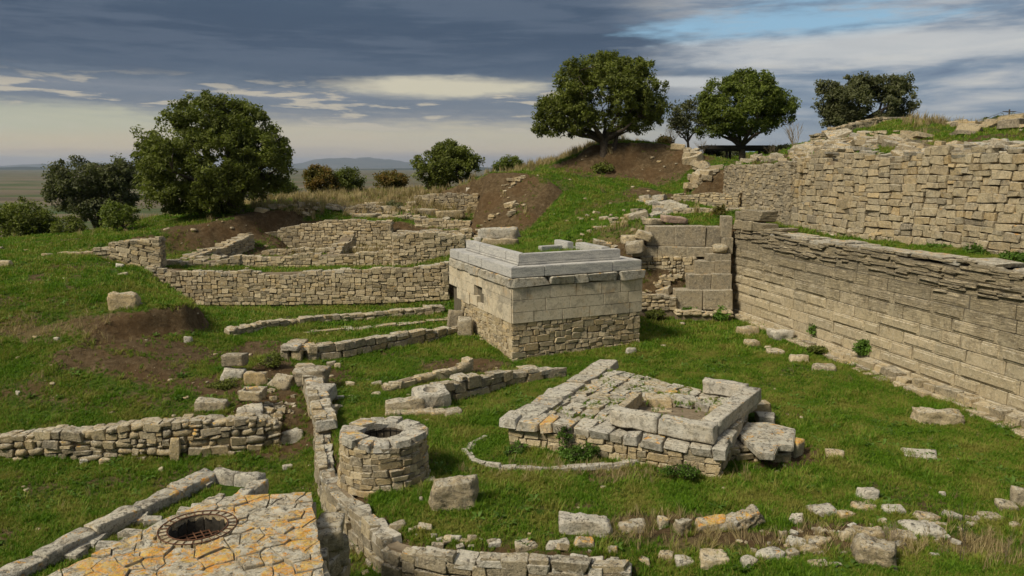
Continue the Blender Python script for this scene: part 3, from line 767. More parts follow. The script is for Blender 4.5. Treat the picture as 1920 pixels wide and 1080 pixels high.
# --- far hills beyond the plain, dark tree belts on the plain
def ridge(name, y0, dep, x0, x1, hf, mat, nxx=260, kind='structure'):
    xs = np.linspace(x0, x1, nxx); V = []
    for j, (fy, fh) in enumerate(((0, 0), (.25, .55), (.5, 1.0), (.75, .6), (1, 0))):
        for x in xs:
            h = hf(x)*fh*(1+.25*mn.noise(Vector((x/900, j*3.3, 1)))) if fh else 0
            V.append((x, y0+dep*fy, -27+h))
    F = [(j*nxx+i, j*nxx+i+1, (j+1)*nxx+i+1, (j+1)*nxx+i) for j in range(4) for i in range(nxx-1)]
    o = link_mesh(name, V, F, mat, None, True); o['kind'] = kind; return o
simple('hill_scrub', (.06,.065,.045), (.11,.10,.07), .002, 1, 0, .1)
simple('far_leaves', (.020,.026,.014), (.035,.042,.020), .02, 1, 0, .1)
def hf1(x):
    t = mn.fractal(Vector((x/2300, 3.3, 0)), .55, 2, 6)
    u = x/14500
    return max(10, 25+95*math.exp(-((u+.235)/.055)**2)+75*math.exp(-((u+.17)/.05)**2)+80*math.exp(-((u+.64)/.07)**2)+60*math.exp(-((u+.10)/.03)**2)+t*95)
ridge('hills', 14500, 3500, -14000, 13000, hf1, 'hill_scrub')
def hf2(x): return max(6, 20+mn.fractal(Vector((x/900, 7.3, 0)), 1, 2, 5)*45)
ridge('low_hills', 7000, 1500, -8000, 6000, hf2, 'far_leaves')
# ------------------------------------------------------------------ big dressed wall on the right
def boss_variant(seed, jit=.01):
    r = random.Random(seed); mx, mz = r.uniform(.04, .07), r.uniform(.12, .18); b = .03
    V = []; rings = [(0, 0, .5, 1), (0, 0, -.36, 1), (b, b*2, -.40, 0), (mx, mz, -.40, 0), (mx+.02, mz+.05, -.5+r.uniform(-.03, .06), 0)]
    for ix, iz, y, _ in rings:
        for sx, sz in ((-1, -1), (1, -1), (1, 1), (-1, 1)):
            V.append((sx*(.5-ix)+r.uniform(-jit, jit), y+r.uniform(-jit, jit)*2, sz*(.5-iz)+r.uniform(-jit, jit)))
    F = [(3, 2, 1, 0)]
    for k in range(4):
        for i in range(4): F.append((k*4+i, k*4+(i+1) % 4, (k+1)*4+(i+1) % 4, (k+1)*4+i))
    F.append((16, 17, 18, 19)); return V, F
L = []
for i in range(10):
    V, F = boss_variant(i+5, .012); me = bpy.data.meshes.new('stone'); me.from_pydata(V, [], F); me.update(); fix_normals(me)
    bm = bmesh.new(); bm.from_mesh(me); bmesh.ops.triangulate(bm, faces=bm.faces)
    L.append((me, np.array([v.co[:] for v in bm.verts]), np.array([[v.index for v in f.verts] for f in bm.faces]))); bm.free()
VAR['boss'] = L
class NoFlip(Pile):
    def add(s, c, sx, sy, sz, X, Y, mat=None, kind=None, tilt=.0, label=None):
        super().add(c, sx, sy, sz, X, Y, mat, kind, tilt, label)
        # undo the half-turn so the dressed face stays outward
        a, T, k, i, m, l = s.items[-1]; X = Vector(X).normalized(); Y = Vector(Y).normalized(); Z = X.cross(Y).normalized()
        e = Matrix.Rotation(s.r.uniform(-tilt, tilt), 4, 'Y') @ Matrix.Rotation(s.r.uniform(-tilt, tilt), 4, 'Z')
        s.items[-1] = (a, Matrix.Translation(Vector(c)) @ Matrix((X, Y, Z)).transposed().to_4x4() @ e @ Matrix.Diagonal((sx, sy, sz, 1)), k, i, m, l)
def ashlar():
    rnd = random.Random(4)
    rt = root('ashlar_wall', (10.6, 23, 0), 'long tall wall of big dressed blocks with raised panels and a deeply weathered top, right of the lawn', 'wall')
    nodes = [(x, y, -.1, 3.50) for x, y in ASH]
    core_mesh(nodes, 1.05, rt, 'joint', inset=.09, topdrop=.05)
    S, L = seglist([(x, y, 0, 3.7) for x, y in ASH])
    P = NoFlip(rt, 'stone_ashlar', 'boss', name='block', seed=4, limit=300)
    ztop = lambda u: 3.46
    z = -.02; ci = 0
    while z < 3.45:
        h = [.36, .33, .37, .34, .35, .36, .33, .36, .34, .3][min(ci, 9)]; u = -.3*rnd.random()
        while u < L:
            w = rnd.choice([.62, .85, 1.05, 1.3, 1.55, 1.75])*rnd.uniform(.92, 1.08)
            if u+w > L: w = L-u+.02
            uc = u+w/2
            if z+h*.6 < ztop(uc) and w > .15:
                p, t = path_at(S, max(0.01, uc)); nrm = Vector((t.y, -t.x, 0)); bat = .025*z
                kind = 'boss' if rnd.random() < .68 else 'cut'
                c = Vector((p[0], p[1], z+h/2)) + nrm*((.03+rnd.uniform(-.012, .012) if kind == 'boss' else -.01)-bat-.2+(.07 if ci == 0 else 0))
                P.add(c, w-.012, .4, h-.010, t, -nrm, kind=kind, tilt=.004)
            u += w
        z += h; ci += 1
    P.build()
    # laminated, weathered upper part: thin uneven beds
    Q = Pile(rt, 'stone_ashlar', 'slab', name='eroded_bed', seed=8, limit=300)
    z = 2.35
    while z < 3.60:
        h = rnd.uniform(.030, .075); u = -.5*rnd.random()
        while u < L:
            w = rnd.uniform(.25, .95); uc = min(L-.01, max(.01, u+w/2))
            zl = 2.95-.30*min(1, uc/14)+mn.noise(Vector((uc*.5, 3, 0)))*.3
            if rnd.random() < max(0, min(.5, (z-zl)*1.1)) and z < 3.57+mn.noise(Vector((uc*.9, 9, 0)))*.10:
                p, t = path_at(S, uc); nrm = Vector((t.y, -t.x, 0)); k = (z-2.2)/1.5
                off = rnd.uniform(-.01, .022)-.025*z+.03
                dip = mn.noise(Vector((uc*.35, z*.8, 5)))*.07
                Q.add(Vector((p[0], p[1], z+h/2)) + nrm*(off-.15), w*1.02, .36, h*1.06, (t.x, t.y, dip), -nrm, tilt=.015)
            u += w*.97
        z += h*.93
    # pale top slabs across the full thickness
    T = Pile(rt, 'stone_top', 'slab', name='top_slab', seed=9, limit=300); u = 1.6
    while u < L:
        w = rnd.uniform(.5, 1.5); p, t = path_at(S, u+w/2); nrm = Vector((t.y, -t.x, 0))
        for k in range(2):
            T.add(Vector((p[0], p[1], 3.53+rnd.uniform(-.02, .02)+mn.noise(Vector((u*.9, 9, 0)))*.10)) - nrm*(.30+.48*k+.02), w*.99, .48, .12, t, -nrm, tilt=.02)
        u += w
    Q.build(); T.build()
    # rough footing stones
    G = Pile(rt, ('stone_cream', 'stone_tan', 'stone_grey'), 'rubble', name='footing_stone', seed=19); u = 0
    while u < L:
        w = rnd.uniform(.3, .75); p, t = path_at(S, min(L-.01, u+w/2)); nrm = Vector((t.y, -t.x, 0))
        hh = rnd.uniform(.12, .26)
        G.add(Vector((p[0], p[1], hh/2-.03+(.12 if u > 7 else 0))) + nrm*(rnd.uniform(.06, .18)), w*.95, .45, hh, t, -nrm, tilt=.06)
        if u > 4: G.add(Vector((p[0], p[1], .02)) + nrm*rnd.uniform(.25, .42), w*.9, .4, .2, t, -nrm, tilt=.1)
        if u > 8 and rnd.random() < .6: G.add(Vector((p[0], p[1], .0)) + nrm*rnd.uniform(.5, .65), w*.6, .25, .16, t, -nrm, tilt=.15)
        u += w
    G.build()
    # taller blocks left at the far end
    K = NoFlip(rt, 'stone_ashlar', 'slab', name='end_block', seed=3)
    for u0, w, z0, h, off in ((.05,.55,3.52,.40,0),(.6,.8,3.52,.40,.03),(1.4,.75,3.52,.36,-.02),(.35,1.55,3.92,.42,-.05),(-.02,.35,3.92,.3,-.1),(2.15,.6,3.55,.16,0),(2.6,.5,3.66,.1,-.25)):
        p, t = path_at(S, u0+w/2); nrm = Vector((t.y, -t.x, 0))
        K.add(Vector((p[0], p[1], z0+h/2))+nrm*(off-.35), w, .75, h, t, -nrm, tilt=.015)
    K.build()
ashlar()
# ------------------------------------------------------------------ stepped block wall closing the far corner
def blocks(rt, lst, mat, name='block', kind='cut', seed=1, tilt=.01, X=(1, 0, 0)):
    P = Pile(rt, mat, kind, name=name, seed=seed); X = Vector(X).normalized(); Y = Vector((-X.y, X.x, 0))
    for it in lst:
        (px0, px1, pt, pb, D), dep = it[:5], it[5]
        a = Vector(PD(px0, pb, D)); b = Vector(PD(px1, pb, D)); zt = PD((px0+px1)/2, pt, D)[2]
        c = (a+b)/2; c.z = (a.z+zt)/2; c += Y*(dep/2)
        P.add(c, abs(b.x-a.x)*.995, dep, (zt-a.z)*.99, X, Y, tilt=tilt, mat=it[6] if len(it) > 6 else None, kind=it[7] if len(it) > 7 else None)
    P.build()
rt = root('stepped_wall', (7.5, 31, 0), 'stepped end wall of large grey blocks closing the far right corner of the lawn', 'wall')
blocks(rt, [(1212,1265,424,462,31.2,.6),(1265,1323,424,462,31.15,.6),(1323,1352,425,463,31.2,.6),
            (1186,1234,463,482,30.95,.8),(1234,1288,463,482,30.9,.8),(1288,1338,464,482,30.85,.7),
            (1325,1371,476,489,30.5,.9),(1303,1340,489,515,30.45,1.0),(1340,1371,489,514,30.4,1.0),(1290,1334,515,544,30.2,1.2),(1334,1372,514,544,30.15,1.2),
            (1265,1318,544,583,29.95,1.5),(1318,1374,544,582,29.9,1.5),(1342,1366,460,477,30.5,.5,'stone_grey','round')], 'stone_dark', seed=5)
blocks(rt, [(1354,1372,405,446,30.9,.5),(1356,1374,446,476,30.7,.4)], 'stone_dark', name='pillar_block', seed=6)
stone_wall('rubble_fill_wall', 'small round rubble packed under the grey block courses beside the stepped wall', [N(1200,545,481,30.9), N(1306,540,481,30.75)], .5, (.13,.38), (.10,.22), ('stone_tan','stone_grey','stone_cream'), kind=('round','rubble'), seed=12, caps=False, crest=.02, ends=False)
stone_wall('low_rubble_wall', 'low heap-like rubble footing right behind the pale building corner, by the stepped wall', [N(1200,582,548,29.7), N(1268,582,558,29.8)], .6, (.18,.4), (.12,.2), ('stone_tan','stone_grey'), 'stone_grey', kind=('round','rubble'), seed=13)
stone_wall('footing_wall', 'thin row of pale footing stones along the foot of the stepped wall', [N(1268,592,582,29.5), N(1375,596,585,29.5)], .4, (.2,.45), (.1,.16), ('stone_cream','stone_tan'), 'stone_cream', kind='round', seed=14)
for i, (px, pb, w, h, D, lab, mt) in enumerate([(1192,470,.75,.42,30.6,'tumbled grey block leaning at the left end of the stepped wall, lower one','stone_dark'),
        (1205,446,.6,.35,31.0,'tilted pale block on top of the tumbled pile left of the stepped wall','stone_grey'),(1183,452,.7,.3,31.4,'flat pale slab half buried behind the tumbled pile','stone_grey'),
        (1262,416,1.1,.28,32.2,'long low pinkish boulder above the big grey slabs','stone_pink'),(1225,420,.9,.3,32.3,'grey boulder left of the pinkish boulder above the big grey slabs','stone_grey')]):
    rock('tumbled_block', lab, PD(px, pb, D), (w, .55, h), .2*i-.3, mt, 30+i, 7, .08, tilt=((.1, -.2), (.05, .3), (0, -.1), (.05,.1), (0,.05))[i])
# ------------------------------------------------------------------ the great rubble walls at upper right
upn = []
for p, pt in zip(UP[:4], (303, 293, 290, 284)):
    px = 960+FPX*p[0]/p[1]*1
    upn.append((p[0], p[1], p[2]-.05, PD(1700, pt, p[1])[2]))
upn.append((UP[4][0], UP[4][1], 3.5, upn[3][3]))
stone_wall('polygonal_wall', 'high wall of closely fitted pale squarish stones above the grass strip, upper right', upn, .9, (.24,.62), (.14,.30), ('stone_wall','stone_wall','stone_tan','stone_grey'), ('stone_top','stone_grey'), seed=21,
           batter=.09, proud=.07, crest=.30, cap_w=(.3,.8), limit=300, tilt=.07)
farw = [PD(1352,398,38.4), PD(1392,408,35), (UP[0][0]-.02, UP[0][1]+.05, UP[0][2])]
farn = [(farw[0][0], farw[0][1], farw[0][2]-.3, PD(1352,311,38.4)[2]), (farw[1][0], farw[1][1], farw[1][2]-.2, PD(1392,310,35)[2]), (farw[2][0], farw[2][1], farw[2][2]-.2, upn[0][3])]
stone_wall('thin_course_wall', 'wall of small thin grey stones running back from the pale fitted wall toward the oak', farn, .9, (.18,.45), (.08,.16), ('stone_grey','stone_grey','stone_dark'), 'stone_grey', seed=22, batter=.06, crest=.06, proud=.05)
stone_wall('ledge_wall', 'upper of the low ledges of small stones below the thin-coursed wall', [N(1262,392,366,37.2), N(1330,396,362,36.0), N(1385,400,364,35.2)], .8, (.2,.5), (.08,.15), ('stone_grey','stone_tan'), 'stone_grey', seed=23)
stone_wall('ledge_wall', 'lower of the low ledges of small stones, behind the dark corner pillar', [N(1262,418,392,34.6), N(1330,422,392,33.8), N(1412,424,386,33.0), N(1462,434,392,31.6)], 1.0, (.2,.5), (.08,.16), ('stone_tan','stone_grey'), 'stone_grey', seed=24)
stone_wall('curved_top_wall', 'curved low wall of thin stones on the skyline under the dark olive tree', [N(1536,268,252,40.0), N(1600,266,231,40.5), N(1650,262,219,41.2), N(1700,258,219,41.4), N(1742,256,231,41.6)], .8, (.2,.6), (.08,.16), ('stone_grey','stone_tan'), 'stone_grey', seed=25, crest=.04)
# tumbled slabs on the slope above the great wall
rnd = random.Random(77)
def zone_stones(name, label, pts, n, sz, mats, seed, kind='slab', flat=.35, cat='rubble', limit=300, tilt=.3, pname='stone'):
    """stones lying on the terrain inside a pixel polygon-ish fan of surveyed points"""
    rnd = random.Random(seed); c = [sum(p[i] for p in pts)/len(pts) for i in range(3)]
    rt = root(name, (c[0], c[1], tz(c[0], c[1])), label, cat)
    P = Pile(rt, mats, kind, name=pname, seed=seed, limit=limit)
    for _ in range(n):
        i = rnd.randrange(len(pts)-2)+1; a, b = rnd.random(), rnd.random()
        if a+b > 1: a, b = 1-a, 1-b
        p = [pts[0][k]+(pts[i][k]-pts[0][k])*a+(pts[i+1][k]-pts[0][k])*b for k in (0, 1)]
        w = rnd.uniform(*sz)*(.6+.8*rnd.random()**2); h = w*rnd.uniform(flat*.6, flat*1.3); z = tz(*p)
        ang = rnd.uniform(-.7, .7)
        P.add((p[0], p[1], z+h*.25), w, w*rnd.uniform(.5, .9), h, (math.cos(ang), math.sin(ang), rnd.uniform(-.1, .1)), (-math.sin(ang), math.cos(ang), 0), tilt=tilt)
    P.build(); return rt
zone_stones('rubble_slope', 'broad slope of tumbled flat slabs between the pale fitted wall and the curved skyline wall', [PD(1500,296,33), PD(1480,276,38), PD(1560,262,40), PD(1700,262,37), PD(1740,272,31), PD(1700,292,24.5), PD(1560,298,27.5)], 330, (.25,1.0), ('stone_grey','stone_tan','stone_top','stone_grey'), 31, flat=.30)
zone_stones('rubble_slope', 'tumbled slabs behind the top edge of the pale fitted wall at the right', [PD(1760,285,25), PD(1720,280,29), PD(1920,270,26), PD(1960,290,20.6), PD(1760,295,23.4)], 190, (.3,.9), ('stone_grey','stone_top','stone_tan'), 32, flat=.32)
zone_stones('rubble_slope', 'grey rubble on the slope between the shelter and the thin-coursed wall', [PD(1420,304,38), PD(1360,306,39.5), PD(1400,305,40.5), PD(1460,298,38), PD(1480,300,33)], 100, (.2,.45), ('stone_grey','stone_dark'), 33, flat=.4)
zone_stones('skyline_rubble', 'slabs sticking out of the earth bank on the skyline at the far right', [PD(1860,240,34), PD(1800,262,31), PD(1780,246,38), PD(1860,236,35), PD(1930,228,33), PD(1930,250,30)], 48, (.4,1.3), ('stone_grey','stone_tan'), 34, flat=.28)
zone_stones('fallen_rubble', 'stones falling out of the right end of the earth bank under the oak', [PD(1300,310,41.6), PD(1270,285,43.4), PD(1310,284,42.6), PD(1345,330,39.8), PD(1330,362,38.8), PD(1290,350,40)], 60, (.3,.8), ('stone_tan','stone_grey'), 35, flat=.5, kind='rubble')
zone_stones('fallen_rubble', 'loose grey stones below the earth bank, left of the low ledges', [PD(1240,395,36.2), PD(1190,378,38), PD(1250,382,37.5), PD(1275,408,34.8), PD(1200,414,33.8), PD(1180,396,36)], 40, (.3,.8), ('stone_grey','stone_top'), 36, flat=.4)
zone_stones('grass_slope_rubble', 'scattered small stones poking from the grass slope behind the pale building', [PD(1120,430,34), PD(1040,400,36.5), PD(1180,400,35.5), PD(1200,440,32.6), PD(1150,468,32), PD(1060,450,33)], 34, (.12,.4), ('stone_tan','stone_grey'), 37, flat=.45)
zone_stones('earth_cut_rubble', 'thin line of broken stones sticking out of the brown earth cut', [PD(955,352,40), PD(930,352,40.2), PD(955,346,40.4), PD(985,348,40), PD(975,356,39.6), PD(935,358,39.8)], 16, (.15,.4), ('stone_tan',), 38, flat=.35)
zone_stones('earth_cut_rubble', 'row of low stones near the foot of the brown earth cut', [PD(930,404,38.6), PD(890,408,38.8), PD(930,398,39), PD(975,400,38.6), PD(960,414,38)], 16, (.2,.5), ('stone_tan',), 39, flat=.4)
# ------------------------------------------------------------------ terrace walls across the middle distance
stone_wall('terrace_wall', 'longest cream rubble wall of the middle distance, in front of the others and left of the pale building', [N(276,548,500,30.0), N(345,572,508,30.2), N(500,572,511,30.4), N(700,569,505,30.6), N(842,562,497,30.9)], .6, (.14,.40), (.10,.22), ('stone_cream','stone_tan'), ('stone_grey','stone_top'), seed=41, crest=.10)
stone_wall('terrace_wall', 'short weathered wall with large stones behind the left end of the long cream wall', [N(282,517,488,32.0), N(360,515,490,32.2), N(452,512,484,32.6)], .7, (.22,.55), (.12,.26), ('stone_tan','stone_grey'), 'stone_grey', seed=42, crest=.1)
stone_wall('terrace_wall', 'thin second cream wall behind the long one, between two grass strips', [N(432,504,483,34.2), N(560,503,478,34.3), N(742,500,472,34.5)], .55, (.16,.42), (.10,.20), ('stone_cream','stone_tan'), 'stone_grey', seed=43, crest=.1)
stone_wall('diagonal_wall', 'stepped wall running diagonally back from the terraces toward the dark bank', [N(368,494,480,33.4), N(425,484,462,35.0), N(478,466,438,37)], .8, (.2,.5), (.09,.18), ('stone_tan','stone_grey'), 'stone_grey', seed=44)
stone_wall('terrace_wall', 'third cream wall back with uneven top, under the straw-coloured slope', [N(478,470,440,38.4), N(560,470,424,38.7), N(600,470,416,38.8), N(735,467,413,38.9)], .6, (.16,.42), (.09,.19), ('stone_cream','stone_tan'), 'stone_grey', seed=45, crest=.09)
stone_wall('cross_wall', 'stout projecting wall block between the terraces and the pale building', [N(737,504,441,34.0), N(800,502,437,34.2), N(872,496,440,34.6)], 1.8, (.16,.42), (.10,.20), ('stone_tan','stone_cream'), 'stone_grey', seed=46, crest=.08)
stone_wall('ruin_wall', 'small rubble wall on the terrace just left of the brown earth cut', [N(778,440,411,39.8), N(882,436,416,39.6)], .6, (.16,.42), (.09,.18), ('stone_tan','stone_cream'), 'stone_grey', seed=47, crest=.07)
stone_wall('ruin_wall', 'farthest small rubble wall, below the round green tree', [N(778,396,367,44), N(812,398,364,43.8), N(897,394,364,44)], .6, (.18,.45), (.10,.20), ('stone_tan','stone_grey'), 'stone_grey', seed=48, crest=.07)
stone_wall('ruin_wall', 'ragged dry wall stub at the left edge of the dark trench', [N(205,482,458,31.0), N(232,496,452,31.0), N(303,512,447,31.2)], .8, (.22,.6), (.08,.22), ('stone_tan','stone_cream'), 'stone_grey', seed=49, crest=.03)
stone_wall('stone_row', 'broken single row of low stones left of the trench wall stub', [N(108,481,475,31.3), N(160,480,472,31.2), N(210,476,464,31.0)], .5, (.3,.7), (.10,.16), ('stone_tan','stone_grey'), 'stone_grey', seed=50)
for i, (px, pb, w, h, D, lab) in enumerate([(310,0,0,0,0,'')][1:] + [(680,408,1.9,.3,41.5,'long pale flat slab in front of the others on the far terrace'),(708,404,1.6,.55,42.6,'square worn block behind the slabs on the far terrace'),(662,402,1.3,.28,43.5,'thin slab left of the square worn block'),
        (740,414,1.7,.32,41.0,'grey flat slab right of the slab row on the far terrace'),(800,404,1.4,.42,42.2,'block below the farthest rubble wall'),(705,390,1.2,.4,44.6,'farthest block of the group under the straw slope'),(772,396,.5,.6,43.6,'upright pale stone at the left end of the farthest rubble wall'),(845,406,1.5,.4,42.0,'long block right of the others below the farthest rubble wall')]):
    rock('worn_block', lab, PD(px, pb, D), (w, .8, h), .1*i-.3, 'stone_tan' if i % 2 else 'stone_grey', 60+i, 6, .1)
rock('marble_block', 'small white block lying on top of the farthest rubble wall', PD(886,362,45), (.8,.5,.35), 0, 'stone_white', 71, 5, .03, rough=.02)
stone_wall('terrace_wall', 'low crumbling wall line on the straw bank above the third cream wall', [N(575,408,396,41.0), N(650,402,389,41.6), N(715,398,386,42.0)], .5, (.16,.45), (.09,.18), ('stone_tan','stone_grey'), 'stone_grey', seed=171, crest=.1)
stone_wall('terrace_wall', 'thin low wall in the hollow right of the diagonal wall, before the third cream wall', [N(492,484,470,36.0), N(600,481,465,36.4), N(735,479,462,36.6)], .5, (.16,.42), (.09,.18), ('stone_cream','stone_tan'), 'stone_grey', seed=172, crest=.09)
stone_wall('terrace_wall', 'short dividing wall climbing from the second cream wall to the third one', [N(640,498,470,35.0), N(668,470,436,38.0)], .6, (.16,.42), (.09,.18), ('stone_tan','stone_cream'), 'stone_grey', seed=173, crest=.1)
stone_wall('terrace_wall', 'rough low wall between the projecting wall block and the small wall by the brown cut', [N(745,452,436,37.4), N(830,450,432,37.6), N(885,447,430,37.8)], .7, (.16,.45), (.09,.18), ('stone_tan','stone_cream'), 'stone_grey', seed=174, crest=.12)
zone_stones('terrace_rubble', 'loose stones strewn between the third cream wall and the slabs of the far terrace', [PD(700,404,42), PD(570,412,40.2), PD(640,396,42.6), PD(760,398,43), PD(880,425,40.4), PD(740,412,40.4)], 90, (.15,.6), ('stone_tan','stone_grey'), 151, flat=.45)
zone_stones('terrace_rubble', 'tumbled stones filling the foot of the diagonal wall in the trench', [PD(410,480,34.2), PD(340,492,33.2), PD(440,490,33.6), PD(470,472,36), PD(400,470,35.4)], 60, (.12,.45), ('stone_tan','stone_grey'), 152, flat=.5)
zone_stones('terrace_rubble', 'crumbled stones on the straw bank above the third cream wall', [PD(540,412,40.4), PD(480,430,39.0), PD(520,402,41), PD(600,398,42), PD(600,412,40.2)], 70, (.12,.5), ('stone_tan','stone_cream'), 153, flat=.45)
zone_stones('terrace_rubble', 'stones spilled over the earth between the projecting wall block and the brown cut', [PD(860,445,37.5), PD(800,445,38.8), PD(900,432,39), PD(905,455,36), PD(860,458,36)], 60, (.12,.5), ('stone_tan','stone_cream'), 154, flat=.45)
zone_stones('fill_rubble', 'loose rubble and blocks on the short slope left of the steps of the stepped wall', [PD(1240,560,30.2), PD(1210,550,30.5), PD(1285,520,31), PD(1295,560,30.1), PD(1230,585,29.8)], 45, (.15,.45), ('stone_tan','stone_grey'), 155, flat=.5)
# ------------------------------------------------------------------ two stacked blocks behind the pale building
rt = root('stacked_blocks', PD(935,463,29.8), 'two long weathered slabs stacked behind the left rear corner of the marble frame', 'stone')
rock('lower_block', None, PD(937,463,29.8), (1.5,.7,.34), 0, 'stone_tan', 80, 8, .06, parent=rt, sink=0)
rock('upper_block', 'orange-tinted grooved slab', PD(934,446,30.1), (1.55,.7,.40), -.05, 'stone_top', 81, 8, .06, parent=rt, sink=0)
rock('standing_stone', 'small upright white stone left of the two stacked slabs', PD(896,461,29.6), (.28,.25,.42), .3, 'stone_white', 82, 6, .1)
# ------------------------------------------------------------------ the pale building with a marble frame
PA = Vector((-2.35, 28.9, 0)); PB = Vector((0, 23.3, 0)); PC = Vector((4.32, 25.38, 0)); PDx = PA+(PC-PB)
rt = root('altar_building', (1, 26, 0), 'square pale masonry building with white marble frame on top and rubble base', 'ruin')
def face_blocks(rt, A, B, lst, mat, name, kind='dressed', seed=1, tilt=.003, th=.35):
    P = Pile(rt, mat, kind, name=name, seed=seed); t = (B-A).normalized(); nrm = Vector((t.y, -t.x, 0))
    for it in lst:
        u0, u1, v0, v1, pr = it[:5]; d = it[5] if len(it) > 5 else th
        c = A+t*((u0+u1)/2)+nrm*(pr-d/2)+Vector((0, 0, (v0+v1)/2))
        P.add(c, (u1-u0)-.012, d, (v1-v0)-.010, t, -nrm, tilt=tilt)
    P.build()
LB = (PB-PA).length; LC = (PC-PB).length
core_mesh([(PA.x,PA.y,-.2,2.75),(PB.x,PB.y,-.2,2.75),(PC.x,PC.y,-.2,2.75),(PDx.x,PDx.y,-.2,2.75)], 1.2, rt, 'joint', inset=.12, closed=True)
fl = [PA+Vector((.3,-.2,2.9)), PB+Vector((0,.6,2.9)), PC+Vector((-.5,.1,2.9)), PDx+Vector((0,-.5,2.9))]
def local(rt, v): return tuple(Vector(v)-ROOTLOC[rt.name])
flo = link_mesh('earth_fill', [local(rt, v) for v in fl], [(0,1,2,3)], 'mortar', rt)
r0 = random.Random(9)
def row(L, v0, v1, ws, pr=0, jit=.0, seed=1, th=None):
    r = random.Random(seed); out = []; u = 0; k = 0
    while u < L-.02:
        w = min(L-u, ws[k % len(ws)]*r.uniform(.93, 1.07)); 
        if L-(u+w) < .2: w = L-u
        out.append((u, u+w, v0, v1, pr+r.uniform(-jit, jit))+((th,) if th else ())); u += w; k += 1
    return out
# front: dressed courses
F = row(LC, 1.22, 1.56, [.7,1.1,.95,.8], .03, .002, 2)+row(LC, 1.56, 1.94, [1.2,.9,1.25,1.0], .03, .002, 3)+row(LC, 1.94, 2.33, [.55,.8,1.0,.9,.7], .03, .002, 4)
face_blocks(rt, PB, PC, F, 'stone_dressed', 'dressed_block', seed=11)
Lf = [(a, b, v0, v1, p, .35) for a, b, v0, v1, p in row(LB-3.7, 1.22, 1.78, [.75,.9,.65], .03, .002, 5)]
Lf = [(a+3.7, b+3.7, v0, v1, p, d) for a, b, v0, v1, p, d in Lf]+row(LB-0, 1.98, 2.33, [.9,1.05,.8], .03, .002, 6)+[(a+3.55, b+3.55, v0, v1, p) for a, b, v0, v1, p in row(LB-3.55, 1.78, 1.98, [.9,.7], .03, .002, 7)]
Lf += [(0,.95,1.62,1.98,.03),(.95,1.9,1.62,1.98,.03),(1.9,2.75,1.62,1.98,.03),(.9,1.6,1.22,1.62,.03),(1.6,2.3,1.2,1.62,.05),(2.3,3.0,1.25,1.62,.02),(3.0,3.7,1.0,1.4,.0),(2.9,3.4,.75,1.1,-.15)]
face_blocks(rt, PA, PB, Lf, 'stone_dressed', 'dressed_block', seed=12)
# grey weathered course
face_blocks(rt, PB-(PC-PB).normalized()*.06, PC, [(a, b-.02, v0, v1, p) for a, b, v0, v1, p in row(LC+.12, 2.33, 2.63, [1.4,.9,.6,1.05,.95,.6], .10, .01, 8)], 'stone_top', 'weathered_block', kind='rubble', seed=13, th=.6)
face_blocks(rt, PA, PB+(PB-PA).normalized()*.02, row(LB, 2.33, 2.62, [.9,.7,.8], .09, .01, 9), 'stone_top', 'weathered_block', kind='rubble', seed=14, th=.6)
# marble step with mitred corner, then the moulded frame
def prism(name, rt, poly, z0, z1, mat, ztop_in=None):
    n = len(poly); V = [local(rt, (p[0], p[1], z0)) for p in poly]+[local(rt, (p[0], p[1], z1)) for p in poly]
    F = [tuple(range(n))[::-1], tuple(range(n, 2*n))]+[(i, (i+1) % n, n+(i+1) % n, n+i) for i in range(n)]
    o = link_mesh(name, V, F, mat, rt); bm = bmesh.new(); bm.from_mesh(o.data); bmesh.ops.recalc_face_normals(bm, faces=bm.faces)
    bmesh.ops.bevel(bm, geom=bm.edges[:], offset=.02, segments=2, affect='EDGES'); bm.to_mesh(o.data); bm.free(); return o
tu = (PC-PB).normalized(); tv_ = (PA-PB).normalized()
def Q(u, v): p = PB+tu*u+tv_*v; return (p.x, p.y)
def bar_front(u0, u1, o, i, z0, z1, name, miter0=False, miter1=False):
    prism(name, rt, [Q(u0+(o if miter0 else 0), o), Q(u1-(o if miter1 else 0), o), Q(u1-(i if miter1 else 0), i), Q(u0+(i if miter0 else 0), i)], z0, z1, 'marble')
def bar_left(v0, v1, o, i, z0, z1, name, miter0=False):
    prism(name, rt, [Q(o, v0+(o if miter0 else 0)), Q(o, v1), Q(i, v1), Q(i, v0+(i if miter0 else 0))], z0, z1, 'marble')
O = -.02
for a, b, m0 in ((0, 1.12, True), (1.125, 3.62, False), (3.625, LC-.05, False)): bar_front(a, b, O, .62, 2.635, 2.955+.004*(a > 1), 'marble_step', m0)
for a, b, m0 in ((0, 2.6, True), (2.605, 3.9, False), (3.905, 5.0, False), (5.005, LB-.1, False)): bar_left(a, b, O, .62, 2.635, 2.955, 'marble_step', m0)
for (a, b, m0) in ((0, LC-.62, True),):
    bar_front(a, b, .38, .80, 2.96, 3.03, 'frame_moulding', m0); bar_front(a, b, .42, .74, 3.03, 3.30, 'marble_frame', m0)
for (a, b, m0) in ((0, 1.5, True), (1.505, 3.9, False), (3.905, LB-.7, False)):
    bar_left(a, b, .38, .80, 2.96, 3.03, 'frame_moulding', m0); bar_left(a, b, .42, .74, 3.03, 3.30, 'marble_frame', m0)
bar_left(1.1, 3.0, LC-.98, LC-.62, 2.96, 3.30, 'marble_frame'); bar_left(3.0, 4.1, LC-1.3, LC-1.05, 2.96, 3.32, 'marble_frame')
bar_left(.62, LB-.1, LC-.62, LC-.05, 2.635, 2.95, 'marble_step')
prism('marble_frame', rt, [Q(LC-2.3, 3.1), Q(LC-1.4, 3.2), Q(LC-1.4, 3.5), Q(LC-2.3, 3.4)], 2.9, 3.2, 'marble')
